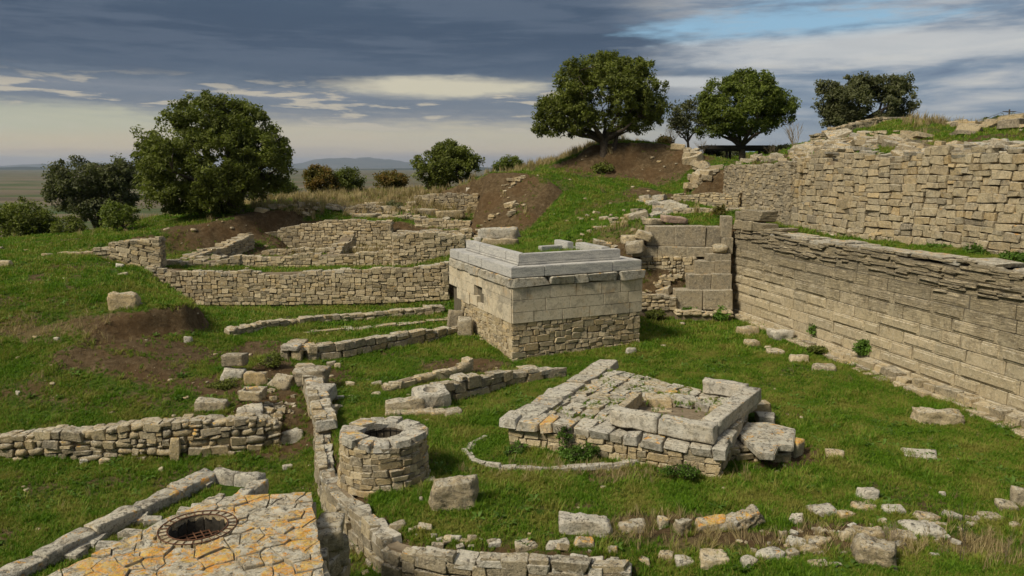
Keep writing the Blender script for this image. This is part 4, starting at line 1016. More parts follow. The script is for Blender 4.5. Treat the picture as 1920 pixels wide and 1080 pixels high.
# rubble base
def face_rubble(rt, A, B, z0, z1, wr, hr, mat, seed, crest=.0, kind='rubble', proud=.03, limit=300, zb=None, name='stone'):
    rnd = random.Random(seed); P = Pile(rt, mat, kind, name=name, seed=seed, limit=limit); L = (Vector(B[:2])-Vector(A[:2])).length
    t = (Vector((B[0], B[1], 0))-Vector((A[0], A[1], 0))).normalized(); nrm = Vector((t.y, -t.x, 0))
    for u0, u1, v0, v1 in pack(L, lambda u: (z1(u) if callable(z1) else z1)-(z0(u) if callable(z0) else z0), wr, hr, rnd):
        zz = z0((u0+u1)/2) if callable(z0) else z0; dp = .24
        c = Vector((A[0], A[1], 0))+t*((u0+u1)/2)+nrm*(rnd.uniform(-.3, 1)*proud-dp/2); c.z = zz+(v0+v1)/2
        P.add(c, (u1-u0)*rnd.uniform(.94, 1), dp, (v1-v0)*rnd.uniform(.9, .99), t, -nrm, tilt=.04)
    P.build()
face_rubble(rt, PB, PC, -.12, 1.22, (.16,.44), (.09,.24), ('stone_cream','stone_cream','stone_tan'), 15)
face_rubble(rt, PA+(PB-PA)*.22, PB, -.12, 1.22, (.16,.44), (.08,.20), ('stone_cream','stone_tan'), 16)
rock('leaning_slab', 'grey slab standing against the left side of the pale building', PD(853,614,26.9), (.62,.4,.75), .2, 'stone_dark', 88, 7, .05, tilt=(0,.1), sink=.1)
rock('block', 'rough block at the left foot of the pale building, beside the leaning slab', PD(873,628,26.2), (.5,.45,.7), .1, 'stone_dark', 89, 7, .1, sink=.1)
# ------------------------------------------------------------------ low walls of the middle ground
stone_wall('low_wall', 'knee-high double wall of grey rubble curving from the left toward the pale building', [N(437,643,616,24.8), N(470,640,612,25.2), N(505,628,604,25.8), N(600,610,594,27.2), N(700,602,586,28.2), N(832,590,575,29.2)], .55, (.2,.5), (.12,.2), ('stone_grey','stone_tan'), 'stone_grey', kind=('rubble','round'), seed=51, crest=.05, cap_h=.16, cap_kind='rubble')
stone_wall('low_wall', 'low retaining wall of squarish blocks just left of the foot of the pale building', [N(580,692,652,22.6), N(650,682,642,23.2), N(760,660,625,24.7), N(868,634,612,26.4)], .45, (.3,.62), (.16,.26), ('stone_tan','stone_grey'), ('stone_top','stone_grey'), seed=52, crest=.03, cap_w=(.3,.7))
stone_wall('paved_sill', 'long line of flat pale slabs set in the grass between the two low walls', [N(515,637,631,24.9), N(600,626,620,26.0), N(720,617,611,27.0), N(850,604,598,28.2)], .5, (.5,1.1), (.09,.13), 'stone_tan', ('stone_white','stone_top'), seed=53, crest=.02, cap_w=(.5,1.2))
stone_wall('side_wall', 'narrow wall of stacked blocks leading from the upright blocks down to the round well', [NZ(556,716,684,.05), NZ(572,745,712,.02), NZ(580,775,745,0), NZ(592,812,786,0)], .5, (.3,.55), (.18,.28), ('stone_grey','stone_tan'), ('stone_white','stone_top'), seed=54, cap_w=(.3,.6), crest=.06, cap_h=.2, cap_kind='rubble')
stone_wall('curved_retaining_wall', 'long curved retaining wall of worn blocks below the round well, sweeping along the bottom of the picture', [(p[0], p[1], -.85, .0) for p in CW], .34, (.26,.55), (.18,.30), ('stone_grey','stone_dark','stone_grey'), ('stone_white','stone_top','stone_white'), seed=55, cap_w=(.25,.52), crest=.07, cap_h=.15, cap_kind='rubble', tilt=.08)
stone_wall('stone_row', 'row of big grey blocks in the grass between the hollowed stone and the square platform', [NZ(815,770,748,.0), NZ(838,758,722,.0), NZ(890,745,712,.0), NZ(960,725,698,0), NZ(1062,706,690,0)], .45, (.35,.9), (.18,.34), ('stone_tan','stone_grey'), ('stone_top','stone_grey'), kind='rubble', seed=56, cap_w=(.3,.8), crest=.07)
stone_wall('stone_row', 'short row of low pale stones below the left corner of the pale building', [NZ(728,736,722,.02), NZ(780,724,706,.02), NZ(850,708,690,.03), NZ(888,696,678,.05)], .35, (.3,.8), (.14,.22), ('stone_tan','stone_cream'), 'stone_tan', kind=('rubble','round'), seed=57, crest=.07)
stone_wall('rubble_retaining_wall', 'loose dry rubble wall holding the grass bank at the lower left', [N(-80,870,826,17.3), N(0,866,824,17.3), N(100,864,812,17.3), N(200,866,806,17.35), N(300,869,796,17.3), N(400,862,792,17.5), N(480,854,786,17.75), N(528,842,790,18.0)], .55, (.16,.46), (.08,.22), ('stone_grey','stone_tan','stone_grey'), ('stone_grey','stone_tan'), kind=('rubble','round'), seed=58, crest=.07, cap_h=.15, tilt=.12, proud=.07, cap_kind=('rubble','round'))
stone_wall('ring_curb', 'thin half-round curb of pale stones in the grass left of the square platform', [NZ(912,820,816,0), NZ(880,832,828,0), NZ(871,850,845,0), NZ(888,870,864,0), NZ(940,882,874,0), NZ(1040,886,877,0), NZ(1150,880,870,0), NZ(1232,868,858,0)], .16, (.3,.5), (.08,.12), 'stone_white', 'stone_white', seed=59, cap_w=(.25,.45), crest=.0, ends=False, cap_h=.1)
# ------------------------------------------------------------------ square paved platform with a stone frame
A4 = Vector((-.07, 16.1, 0)); B4 = Vector((4.05, 14.3, 0)); C4 = Vector((5.5, 17.3, 0)); D4 = Vector((2.25, 20.7, 0))
rt = root('stone_platform', (2.8, 17, 0), 'low square platform paved with lichened slabs, with an open stone frame on its right corner', 'ruin')
core_mesh([(A4.x,A4.y,-.2,.45),(B4.x,B4.y,-.2,.52),(C4.x,C4.y,-.2,.52),(D4.x,D4.y,-.2,.48)], .9, rt, 'mortar', inset=.12, closed=True)
face_rubble(rt, A4, B4, -.12, lambda u: .48, (.14,.38), (.08,.22), ('stone_cream','stone_tan','stone_tan'), 60, proud=.03)
face_rubble(rt, B4, C4, -.12, .42, (.2,.45), (.12,.22), ('stone_tan','stone_grey'), 61)
link_mesh('fill', [local(rt, (p.x, p.y, .46)) for p in (A4*.93+C4*.07, B4*.93+D4*.07, C4*.93+A4*.07, D4*.93+B4*.07)], [(0,1,2,3)], 'mortar', rt)
def quadpt(q, u, v): return q[0]*(1-u)*(1-v)+q[1]*u*(1-v)+q[2]*u*v+q[3]*(1-u)*v
def pave(rt, q, zf, wr, dr, mats, seed, skip=None, th=.16, name='paving_slab', tilt=.04, kind='slab', gap=.95, limit=300, edge=0):
    rnd = random.Random(seed); Lu = (q[1]-q[0]).length; Lv = (q[3]-q[0]).length; P = Pile(rt, mats, kind, name=name, seed=seed, limit=limit)
    for u0, u1, v0, v1 in pack(Lu, lambda u: Lv, wr, dr, rnd, du=.05):
        if v0 >= Lv-.05: continue
        v1 = min(v1, Lv); uc, vc = (u0+u1)/2/Lu, (v0+v1)/2/Lv; p = quadpt(q, uc, vc)
        if skip and skip(p.x, p.y): continue
        X = quadpt(q, min(1,uc+.05), vc)-quadpt(q, max(0,uc-.05), vc); Y = quadpt(q, uc, min(1,vc+.05))-quadpt(q, uc, max(0,vc-.05))
        X.normalize(); Yp = Vector((-X.y, X.x, 0)); 
        sc = (quadpt(q, u1/Lu, vc)-quadpt(q, u0/Lu, vc)).length
        t = th*rnd.uniform(.8, 1.2)
        P.add((p.x, p.y, zf(p.x, p.y)-t/2+rnd.uniform(-.02, .02)), sc*gap, (v1-v0)*gap, t, X, Yp, tilt=tilt)
    P.build()
pit = [(2.35,16.0),(3.75,14.9),(5.0,16.8),(3.1,17.6)]
def inside(poly, x, y):
    s = True
    for i in range(len(poly)):
        a = poly[i]; b = poly[(i+1) % len(poly)]
        if (b[0]-a[0])*(y-a[1])-(b[1]-a[1])*(x-a[0]) < 0: s = False
    return s
zpl = lambda x, y: .56+.06*max(0, min(1, (x)/4)) + mn.noise(Vector((x*.9, y*.9, 2)))*.05
qq = [A4, B4, C4, D4]
q1 = [quadpt(qq, 0, .13), quadpt(qq, 1, .13), quadpt(qq, 1, 1), quadpt(qq, 0, 1)]
pave(rt, q1, zpl, (.25,.62), (.2,.5), ('stone_top','stone_white','stone_top','stone_grey'), 62, skip=lambda x, y: inside(pit, x, y), gap=.88, tilt=.07)
# big cap stones along the front edge
P = Pile(rt, ('stone_top','stone_white'), 'slab', name='cap_stone', seed=63); u = -.25; t = (B4-A4).normalized(); nn = Vector((t.y, -t.x, 0)); L4 = (B4-A4).length; r = random.Random(5)
while u < L4-.1:
    w = r.uniform(.26, .56); p = A4+t*(u+w/2); mt = 'stone_lichen' if u < 1.2 and r.random() < .5 else None
    if u < L4*.45: P.add((p.x-nn.x*.28, p.y-nn.y*.28, .53), w*.96, r.uniform(.6,.85), .19, t, -nn, tilt=.07, mat=mt, kind='rubble')
    else: P.add((p.x-nn.x*.16, p.y-nn.y*.16, .50), w*.94, .45, r.uniform(.15,.23), t, -nn, tilt=.07, kind='rubble')
    u += w
t2 = (C4-B4).normalized(); n2 = Vector((t2.y, -t2.x, 0)); u = .2
while u < (C4-B4).length:
    w = r.uniform(.4, .7); p = B4+t2*(u+w/2); P.add((p.x-n2.x*.2, p.y-n2.y*.2, .52), w*.95, .6, .24, t2, -n2, tilt=.05); u += w
t3 = (D4-A4).normalized(); u = .3
while u < (D4-A4).length-.2:
    w = r.uniform(.5, .9); p = A4+t3*(u+w/2); P.add((p.x+.22, p.y-.1, .55), w*.95, .6, .22, t3, Vector((-t3.y, t3.x, 0)), tilt=.05, mat=('stone_white','stone_top')); u += w
P.build()
# frame of long beams, pit stones
def beam(rt, name, a, b, w, h, z, seed, mat='stone_white', lab=None, rough=.03, res=10):
    a = Vector(a); b = Vector(b); d = b-a; c = (a+b)/2
    return rock(name, lab, (c.x, c.y, z), (d.length, w, h), math.atan2(d.y, d.x), mat, seed, res, .02, rough, .02, parent=rt, sink=0, skew=.015)
beam(rt, 'frame_beam', (2.10,15.74), (3.02,15.20), .33, .33, .64, 101); beam(rt, 'frame_beam', (3.04,15.19), (4.02,14.62), .34, .34, .62, 102)
beam(rt, 'frame_beam', (3.98,14.90), (5.60,17.30), .36, .32, .66, 103); beam(rt, 'frame_beam', (5.50,17.45), (4.60,17.95), .30, .32, .66, 104)
beam(rt, 'frame_beam', (2.28,16.0), (2.95,17.3), .16, .30, .56, 105, 'stone_tan')
P = Pile(rt, ('stone_cream','stone_tan','stone_white'), 'rubble', name='pit_stone', seed=66)
for (x, y, w, d, h, z) in ((3.0,17.55,.35,.3,.3,.45),(3.45,17.55,.55,.4,.2,.55),(4.05,17.5,.5,.4,.2,.58),(4.45,17.2,.4,.35,.2,.52),(3.45,17.15,.5,.3,.22,.36),(2.75,16.9,.4,.3,.3,.32),(3.9,17.0,.35,.3,.2,.34),(4.3,16.6,.4,.4,.2,.36),
                           (3.3,16.4,.4,.3,.2,.22),(3.7,16.0,.3,.3,.2,.26),(3.9,16.5,.3,.3,.2,.25),(2.9,16.2,.3,.3,.2,.25),(4.2,15.95,.35,.5,.25,.45),(4.95,17.75,.5,.5,.22,.48),(5.5,17.9,.7,.4,.3,.42),(5.85,17.7,.5,.4,.22,.36),(5.9,17.3,.4,.4,.25,.2)):
    P.add((x, y, z), w, d, h, (1, r.uniform(-.4, .4), 0), (0, 1, 0), tilt=.08)
P.build()
# right-hand continuation under the platform and the big broken slab
stone_wall('footing_wall', 'few courses of pale stones between the square platform and the big broken slab', [NZ(1352,868,838,0), NZ(1410,862,836,.0), NZ(1470,862,848,0)], .5, (.2,.5), (.12,.2), ('stone_tan','stone_grey'), 'stone_grey', seed=67, crest=.04)
rt = root('broken_slab', (6.2, 15.6, 0), 'big broken flat slab resting on smaller stones, right of the square platform', 'stone')
V = []; out_ = [PZ(1384,812,.42), PZ(1424,850,.42), PZ(1452,852,.42), PZ(1460,834,.42), PZ(1488,836,.42), PZ(1492,804,.42), PZ(1440,791,.42), PZ(1400,792,.42)]
prism('slab', rt, [(p[0], p[1]) for p in out_], .28, .42, 'stone_top')
for i, (px, py, w, h) in enumerate(((1465,865,.45,.25),(1440,860,.4,.3),(1490,858,.35,.4),(1415,850,.4,.3),(1478,850,.3,.3),(1400,835,.4,.3))):
    p = PZ(px, py, 0); rock('support_stone', None, (p[0], p[1]+.15, 0), (w, .4, h), i*.3, 'stone_tan' if i != 2 else 'stone_lichen', 130+i, 6, .12, parent=rt)
# ------------------------------------------------------------------ round well
def well():
    cx, cy, R0, R1, zt = -2.50, 14.42, .87, .80, .92
    rt = root('round_well', (cx, cy, 0), 'round dry-stone well with an iron grate in its mouth', 'well')
    n = 28; nodes = [(cx+R0*math.cos(-math.pi+2*math.pi*i/n), cy+R0*math.sin(-math.pi+2*math.pi*i/n), -.1, zt-.02) for i in range(n)]
    # core ring leaning inwards a little
    V = []; F = []
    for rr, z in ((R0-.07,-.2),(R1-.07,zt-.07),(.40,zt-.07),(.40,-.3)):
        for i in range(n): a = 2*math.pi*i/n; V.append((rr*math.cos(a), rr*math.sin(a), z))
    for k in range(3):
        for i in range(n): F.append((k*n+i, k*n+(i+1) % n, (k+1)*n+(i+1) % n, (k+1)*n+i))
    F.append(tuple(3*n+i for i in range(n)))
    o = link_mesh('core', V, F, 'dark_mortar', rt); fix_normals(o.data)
    rnd = random.Random(3); P = Pile(rt, ('stone_tan','stone_grey','stone_tan','stone_cream'), 'rubble', seed=70, limit=300); L = 2*math.pi*R0
    for u0, u1, v0, v1 in pack(L, lambda u: zt+.02, (.14,.36), (.09,.17), rnd):
        uc = (u0+u1)/2; a = uc/R0-math.pi; vz = -.08+(v0+v1)/2; rr = R0+(R1-R0)*vz/zt
        nrm = Vector((math.cos(a), math.sin(a), 0)); tt = Vector((-nrm.y, nrm.x, 0))
        P.add(Vector((cx, cy, vz))+nrm*(rr-.11+rnd.uniform(-.02, .03)), (u1-u0)*.97, .24, (v1-v0)*.95, tt, -nrm, tilt=.05)
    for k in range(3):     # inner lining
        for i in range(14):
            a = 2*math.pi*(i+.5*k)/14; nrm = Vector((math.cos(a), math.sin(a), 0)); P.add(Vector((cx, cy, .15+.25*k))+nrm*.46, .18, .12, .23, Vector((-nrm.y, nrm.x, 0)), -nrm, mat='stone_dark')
    P.build()
    Q = Pile(rt, ('stone_top','stone_top','stone_white'), 'slab', name='rim_stone', seed=71); a = 0
    while a < 2*math.pi-.1:
        da = rnd.uniform(.42, .62); 
        if a+da > 2*math.pi-.3: da = 2*math.pi-a
        m = a+da/2; nrm = Vector((math.cos(m), math.sin(m), 0)); wr = .60*da
        mt = 'stone_lichen' if 1.9 < m < 2.5 else None
        Q.add(Vector((cx, cy, zt-.05+rnd.uniform(-.015, .03)))+nrm*.615, wr*1.05, .44, .15, Vector((-nrm.y, nrm.x, 0)), -nrm, tilt=.05, mat=mt)
        a += da
    Q.build()
    parts = []; rg = .395
    ring = [(rg*math.cos(2*math.pi*i/24), rg*math.sin(2*math.pi*i/24), .80) for i in range(25)]; parts.append(tube(ring, .014, 5))
    ring = [(rg*math.cos(2*math.pi*i/24), rg*math.sin(2*math.pi*i/24), .55) for i in range(25)]; parts.append(tube(ring, .012, 5))
    for i in range(18): a = 2*math.pi*i/18; parts.append(tube([(rg*math.cos(a), rg*math.sin(a), .84), (rg*math.cos(a), rg*math.sin(a), .40)], .010, 4))
    for k in range(-3, 4):
        c = k*.105; h = math.sqrt(rg*rg-c*c); parts.append(tube([(c, -h, .42), (c, h, .42)], .010, 4)); parts.append(tube([(-h, c, .42), (h, c, .42)], .010, 4))
    V, F = join(parts); link_mesh('iron_grate', V, F, 'black_iron', rt)
well()
# ------------------------------------------------------------------ lichened tank with a brick-ringed mouth (lower left)
ZT = 1.2
rt = root('cistern', (-4.1, 9.8, -.9), 'large stone cistern top covered in orange lichen with a round barred mouth, lower left', 'cistern')
tq = [Vector(PZ(30,1108,ZT)), Vector(PZ(612,1100,ZT)), Vector(PZ(583,921,ZT)), Vector(PZ(392,934,ZT))]
cc = Vector(PZ(371,991,ZT)); RO, RI = .50, .375
def prism_hole(name, rt, poly, c, rad, z0, z1, mat, n=32):
    V = []; F = []; m = len(poly)
    outer = []
    for i in range(n):
        a = 2*math.pi*i/n; d = Vector((math.cos(a), math.sin(a))); best = 1e9
        for k in range(m):
            p = Vector(poly[k][:2])-Vector(c[:2]); q = Vector(poly[(k+1) % m][:2])-Vector(c[:2]); e = q-p; den = d.x*e.y-d.y*e.x
            if abs(den) < 1e-9: continue
            tt = (p.x*e.y-p.y*e.x)/den; s = (p.x*d.y-p.y*d.x)/den
            if tt > 0 and -1e-6 <= s <= 1+1e-6: best = min(best, tt)
        outer.append((c[0]+d.x*best, c[1]+d.y*best))
    inn = [(c[0]+rad*math.cos(2*math.pi*i/n), c[1]+rad*math.sin(2*math.pi*i/n)) for i in range(n)]
    for (ring, z) in ((inn, z0), (inn, z1), (outer, z1), (outer, z0)): V += [local(rt, (p[0], p[1], z)) for p in ring]
    for k in range(3):
        for i in range(n): F.append((k*n+i, k*n+(i+1) % n, (k+1)*n+(i+1) % n, (k+1)*n+i))
    o = link_mesh(name, V, F, mat, rt); fix_normals(o.data); return o
ctr_ = sum(tq, Vector())/4
prism_hole('core', rt, [(p.x*.97+ctr_.x*.03, p.y*.97+ctr_.y*.03) for p in tq], cc, RI+.03, -1.0, ZT-.045, 'stone_tan')
# irregular paving: relaxed random cells cut into polygons, each slab its own mesh
def slab_cells(rt, poly, n, seed, zt, th, skip, mats, name='top_slab', minarea=.004):
    r = random.Random(seed); xs = [p[0] for p in poly]; ys = [p[1] for p in poly]; pts = []
    t = 0; rmin = .2
    area = abs(sum(poly[i][0]*poly[(i+1) % len(poly)][1]-poly[(i+1) % len(poly)][0]*poly[i][1] for i in range(len(poly))))/2
    rmin = math.sqrt(area/n)*.80
    while len(pts) < n and t < 20000:
        t += 1; p = (r.uniform(min(xs), max(xs)), r.uniform(min(ys), max(ys)))
        if inside(poly, *p) and all((p[0]-q[0])**2+(p[1]-q[1])**2 > rmin*rmin*q[2] for q in pts): pts.append((*p, r.choice((.12, .3, .8, 1.2, 2.6))))
    ex = pts
    for i, p in enumerate(pts):
        cell = [Vector(q[:2]) for q in poly]
        for j, q in enumerate(ex):
            if i == j: continue
            m = Vector(((p[0]+q[0])/2, (p[1]+q[1])/2)); d = Vector((q[0]-p[0], q[1]-p[1])).normalized(); m -= d*.007
            new = []
            for k in range(len(cell)):
                a, b = cell[k], cell[(k+1) % len(cell)]; da, db = (a-m).dot(d), (b-m).dot(d)
                if da <= 0: new.append(a)
                if (da < 0 < db) or (db < 0 < da): new.append(a+(b-a)*(da/(da-db)))
            cell = new
            if len(cell) < 3: break
        if len(cell) < 3: continue
        c = sum(cell, Vector((0, 0)))/len(cell)
        if skip and skip(c.x, c.y): continue
        # push cells out of the mouth
        pts2 = []
        for k in range(len(cell)):
            a, b = cell[k], cell[(k+1) % len(cell)]; m = max(1, int((b-a).length/.11))
            for s in range(m): pts2.append(a+(b-a)*(s/m))
        ring = []
        for v in pts2:
            v = v+Vector((mn.noise(Vector((v.x*7, v.y*7, seed))), mn.noise(Vector((v.x*7, v.y*7, seed+9)))))*.034
            dd = v-Vector(cc[:2])
            if skip and dd.length < RO+.01: v = Vector(cc[:2])+dd.normalized()*(RO+.01)
            ring.append(v)
        c = sum(ring, Vector((0, 0)))/len(ring); n_ = len(ring); tl = (r.uniform(-.025, .025), r.uniform(-.025, .025)); dz = r.uniform(-.02, .02)
        V = []
        for sc, z in ((.99, -th), (1.0, -.03), (.992, -.008), (.965, .0), (.5, .004)):
            for v in ring:
                w = c+(v-c)*sc; zz = z+dz+(w.x-c.x)*tl[0]+(w.y-c.y)*tl[1]+(mn.noise(Vector((w.x*6, w.y*6, seed)))*.02+mn.noise(Vector((w.x*17, w.y*17, seed)))*.01 if z > -.04 else 0)
                V.append(local(rt, (w.x, w.y, zt+zz)))
        V.append(local(rt, (c.x, c.y, zt+.012+dz)))
        F = [(k*n_+a, k*n_+(a+1) % n_, (k+1)*n_+(a+1) % n_, (k+1)*n_+a) for k in range(4) for a in range(n_)]+[(4*n_+a, 4*n_+(a+1) % n_, 5*n_) for a in range(n_)]
        o = link_mesh(name, V, F, r.choice(mats), rt, False)
slab_cells(rt, [(p.x, p.y) for p in tq], 95, 7, ZT, .13, lambda x, y: (Vector((x, y))-Vector(cc[:2])).length < RO*.92, ('stone_lichen',))
# sides: rough stones
face_rubble(rt, tq[0], tq[1], -.95, ZT-.12, (.25,.6), (.18,.3), ('stone_grey','stone_tan'), 90)
face_rubble(rt, tq[1], tq[2], -.95, ZT-.10, (.25,.55), (.18,.32), ('stone_grey','stone_tan'), 91, proud=.12)
face_rubble(rt, tq[2], tq[3], -.95, ZT-.12, (.25,.55), (.18,.32), ('stone_grey','stone_tan'), 92)
face_rubble(rt, tq[3], tq[0], -.95, ZT-.12, (.25,.55), (.18,.32), ('stone_grey','stone_tan'), 93)
# mouth: ring of bricks between two iron hoops with radial straps, shaft lining and crossed bars
P = NoFlip(rt, ('stone_tan','stone_cream'), 'cut', name='ring_brick', seed=94); nb = 26
for i in range(nb):
    a = 2*math.pi*i/nb; nrm = Vector((math.cos(a), math.sin(a), 0)); P.add(Vector((cc.x, cc.y, ZT-.02))+nrm*(RI+RO)/2, 2*math.pi*.435/nb*.90, RO-RI, .07, Vector((-nrm.y, nrm.x, 0)), -nrm, tilt=.01)
P.build()
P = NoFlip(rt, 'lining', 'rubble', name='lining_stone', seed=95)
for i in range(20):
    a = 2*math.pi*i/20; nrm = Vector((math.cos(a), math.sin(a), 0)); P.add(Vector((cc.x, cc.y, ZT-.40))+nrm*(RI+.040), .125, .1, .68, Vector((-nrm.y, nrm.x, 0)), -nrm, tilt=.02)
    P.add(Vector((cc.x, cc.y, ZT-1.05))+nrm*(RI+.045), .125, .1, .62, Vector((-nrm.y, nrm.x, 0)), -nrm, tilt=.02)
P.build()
def hoop(name, rt, c, rad, z, r_, mat, n=36):
    V, F = tube([(c[0]+rad*math.cos(2*math.pi*i/n), c[1]+rad*math.sin(2*math.pi*i/n), z) for i in range(n+1)], r_, 5); link_mesh(name, [local(rt, v) for v in V], F, mat, rt)
hoop('iron_hoop', rt, cc, RI+.005, ZT+.026, .009, 'rust_iron'); hoop('iron_hoop', rt, cc, RO-.005, ZT+.026, .008, 'rust_iron')
for i in range(nb):
    a = 2*math.pi*(i+.5)/nb; d = Vector((math.cos(a), math.sin(a), 0)); b0 = Vector((cc.x, cc.y, ZT+.026))
    V, F = tube([b0+d*RI, b0+d*RO], .0055, 4); link_mesh('iron_strap', [local(rt, v) for v in V], F, 'rust_iron', rt)
parts = []
for k in range(-3, 4):
    c = k*.10; h = math.sqrt(RI*RI-c*c); ca_, sa_ = math.cos(.6), math.sin(.6)
    for (p, q) in (((c, -h), (c, h)), ((-h, c), (h, c))):
        f = lambda v: (cc.x+v[0]*ca_-v[1]*sa_, cc.y+v[0]*sa_+v[1]*ca_, ZT-.20)
        V, F = tube([f(p), f(q)], .011, 4); link_mesh('iron_bar', [local(rt, v) for v in V], F, 'rust_iron', rt)
for i, (px, py, z, w, h) in enumerate(((622,985,.85,.4,.25),(618,1010,.75,.45,.35),(625,1035,.5,.4,.4),(612,1060,.4,.5,.3),(630,1075,.1,.4,.3))):
    p = PZ(px-4, py, z); rock('side_stone', None, (p[0], p[1], z-.1), (w, .45, h), i*.4, 'stone_grey', 140+i, 7, .1, parent=rt)
# thin slab enclosure behind the tank
rt = root('slab_enclosure', (-6, 12, -.9), 'narrow wedge-shaped enclosure of upright grey slabs behind the orange cistern', 'ruin')
E1 = Vector(PZ(398,881,.5)); E2 = Vector(PZ(490,894,.5)); E0 = Vector(PZ(-40,1092,.5)); E3 = Vector(PZ(438,938,.5))
def slabwall(a, b, n, th, seed, z0=-.95, zt=.5, mat='stone_top'):
    d = (b-a); 
    for i in range(n):
        p = a+d*((i)/n); q = a+d*((i+1)/n); c = (p+q)/2
        rock('upright_slab', None, (c.x, c.y, z0), ((q-p).length*.99, th, zt-z0+.02*((i*7) % 3)), math.atan2(d.y, d.x), mat, seed+i, 10, .03, .04, .02, parent=rt, sink=0, skew=.03)
slabwall(E0, E1, 5, .34, 200); slabwall(E1, E2, 2, .22, 210); slabwall(E2, E3, 2, .24, 220)
E4 = Vector(PZ(60,1100,.7)); E5 = Vector(PZ(345,955,.7)); slabwall(E4, E5, 4, .22, 230, zt=.66)
link_mesh('earth_fill', [local(rt, (p.x, p.y, .30)) for p in (E0, Vector(PZ(120,1110,.3)), E5, E3, E2, E1)], [(0,1,2,3,4,5)], 'ground', rt)
P = Pile(rt, ('stone_top','stone_white'), 'slab', name='fill_stone', seed=96); r = random.Random(3)
for _ in range(26):
    f = r.random(); g_ = r.random(); p = (E1*(1-f)+E0*f)*(1-g_)+(E3*(1-f)+Vector(PZ(120,1110,.3))*f)*g_; P.add((p.x, p.y, .34), r.uniform(.15,.4), r.uniform(.15,.3), .14, (1, r.uniform(-1, 1), 0), (0, 1, 0), tilt=.1)
P.build()
# ------------------------------------------------------------------ single stones
def loose(label, px, py, w, h, mat='stone_grey', rot=0.0, dep=.75, name='stone', res=9, rnd_=.12, pits=.02, tilt=(0, 0), seed=None, z=None, rough=.07, sink=.08, taper=0, cat='stone'):
    p = hit(px, py) if z is None else PZ(px, py, z); zc = p[1]*CP+(HC-p[2])*SP; k = zc/FPX; wm = w*k
    # apparent height includes part of the top seen from above
    t = ray(px, py)[1]; dm = wm*dep; hm = max(.10, (h*k-dm*math.sin(math.atan(t))*.8)/math.cos(math.atan(t)))
    return rock(name, label, (p[0], p[1]+dm/2, p[2]), (wm, dm, hm+sink), rot, mat, seed or int(px*3+py) % 9973, res, rnd_, rough, pits, tilt, cat=cat, sink=sink, taper=taper or .08, skew=.05 if rnd_ < .08 else .17)
def stack(label_hi, px, py, D, w, d, h, zoff, mat, rot=0, seed=1, **k):
    x, y, z = PD(px, py, D); return rock('block', label_hi, (x, y, z), (w, d, h), rot, mat, seed, 8, .08, sink=zoff, **k)
loose('squared grey block on the edge of the grass platform above the red earth bank', 229, 583, 57, 33, 'stone_tan', .12, .45, name='block', rnd_=.03)
loose('pale corner of a flat block at the far left edge on the grass', 4, 500, 26, 12, 'stone_cream', .1, .6, name='block', rnd_=.05)
loose('lower, wider stone of the two-stone stack above the lone long block', 433, 714, 46, 24, 'stone_white', .1, .6, name='block')
b = hit(433, 712); rock('block', 'upper block of the two-stone stack left of the upright slab', (b[0]+.05, b[1]+.25, b[2]+.30), (.62,.42,.34), -.05, 'stone_grey', 301, 8, .05, sink=0)
loose('round-topped tan slab standing between the two-stone stack and the leaning grey slab', 481, 724, 44, 27, 'stone_tan', 0, .35, name='slab', rnd_=.1)
loose('dark grey triangular slab leaning left of the side wall', 522, 733, 46, 30, 'stone_grey', -.4, .4, name='slab', tilt=(-.5, .2))
loose('long rectangular block lying alone on the grass above the rubble retaining wall', 392, 777, 64, 25, 'stone_grey', -.05, .45, name='block', rnd_=.04)
loose('big rough boulder supporting the hollowed basin stone', 467, 790, 44, 32, 'stone_white', .2, .7, name='boulder', pits=.05)
b = hit(467, 788)
rt = root('stone_basin', (b[0], b[1]+.35, b[2]+.36), 'small square stone basin perched on the boulder near the rubble retaining wall', 'basin')
for i, (dx, dy, w, d) in enumerate(((0,-.19,.56,.10),(0,.19,.56,.10),(-.24,0,.10,.28),(.24,0,.10,.28),(0,0,.42,.30))):
    rock('basin_side' if i < 4 else 'basin_floor', None, (b[0]+dx, b[1]+.35+dy, b[2]+.36), (w, d, .24 if i < 4 else .1), 0, 'stone_grey', 310+i, 6, .03, .02, parent=rt, sink=0)
loose('pale angular block at the right end of the rubble retaining wall', 541, 836, 42, 30, 'stone_white', .35, .7, name='block')
loose('tall thin slab leaning against the front of the rubble retaining wall', 327, 868, 19, 46, 'stone_tan', .1, .5, name='slab', tilt=(-.12, .03), rnd_=.04)
loose('round grey boulder on top of the rubble retaining wall', 268, 818, 28, 30, 'stone_dark', 0, .8, name='boulder', z=-.32)
loose('flat brown stone by the foot of the rubble retaining wall', 418, 860, 20, 10, 'stone_tan', 0, .8)
loose('small pale stone at the foot of the rubble wall, right of the brown one', 434, 858, 14, 8, 'stone_cream', 0, .8)
loose('small jagged pair-stone below the middle of the rubble retaining wall', 195, 872, 22, 12, 'stone_cream', .4, .8)
loose('little stone in front of the rubble retaining wall near its left half', 155, 872, 14, 9, 'stone_white', .4, .8)
loose('cream pebble-like stone on the dark grass above the slab enclosure', 299, 893, 10, 8, 'stone_cream', .4, .8)
loose('pale curved stone in the grass right of the slab enclosure', 537, 882, 20, 9, 'stone_white', .4, .6)
rock('boulder', 'large upright weathered boulder with a flat dark face, right of the round well', (lambda p: (p[0], p[1]+.28, 0))(PZ(849,964,0)), (.88,.42,.56), .22, 'stone_grey', 320, 14, .13, .07, .03, (-.08, .06), cat='boulder', taper=.10, skew=.14)
loose('long white block lying in the grass at the bottom centre', 1098, 1006, 106, 40, 'stone_white', -.12, .42, name='block', rnd_=.07, res=12, pits=.025)
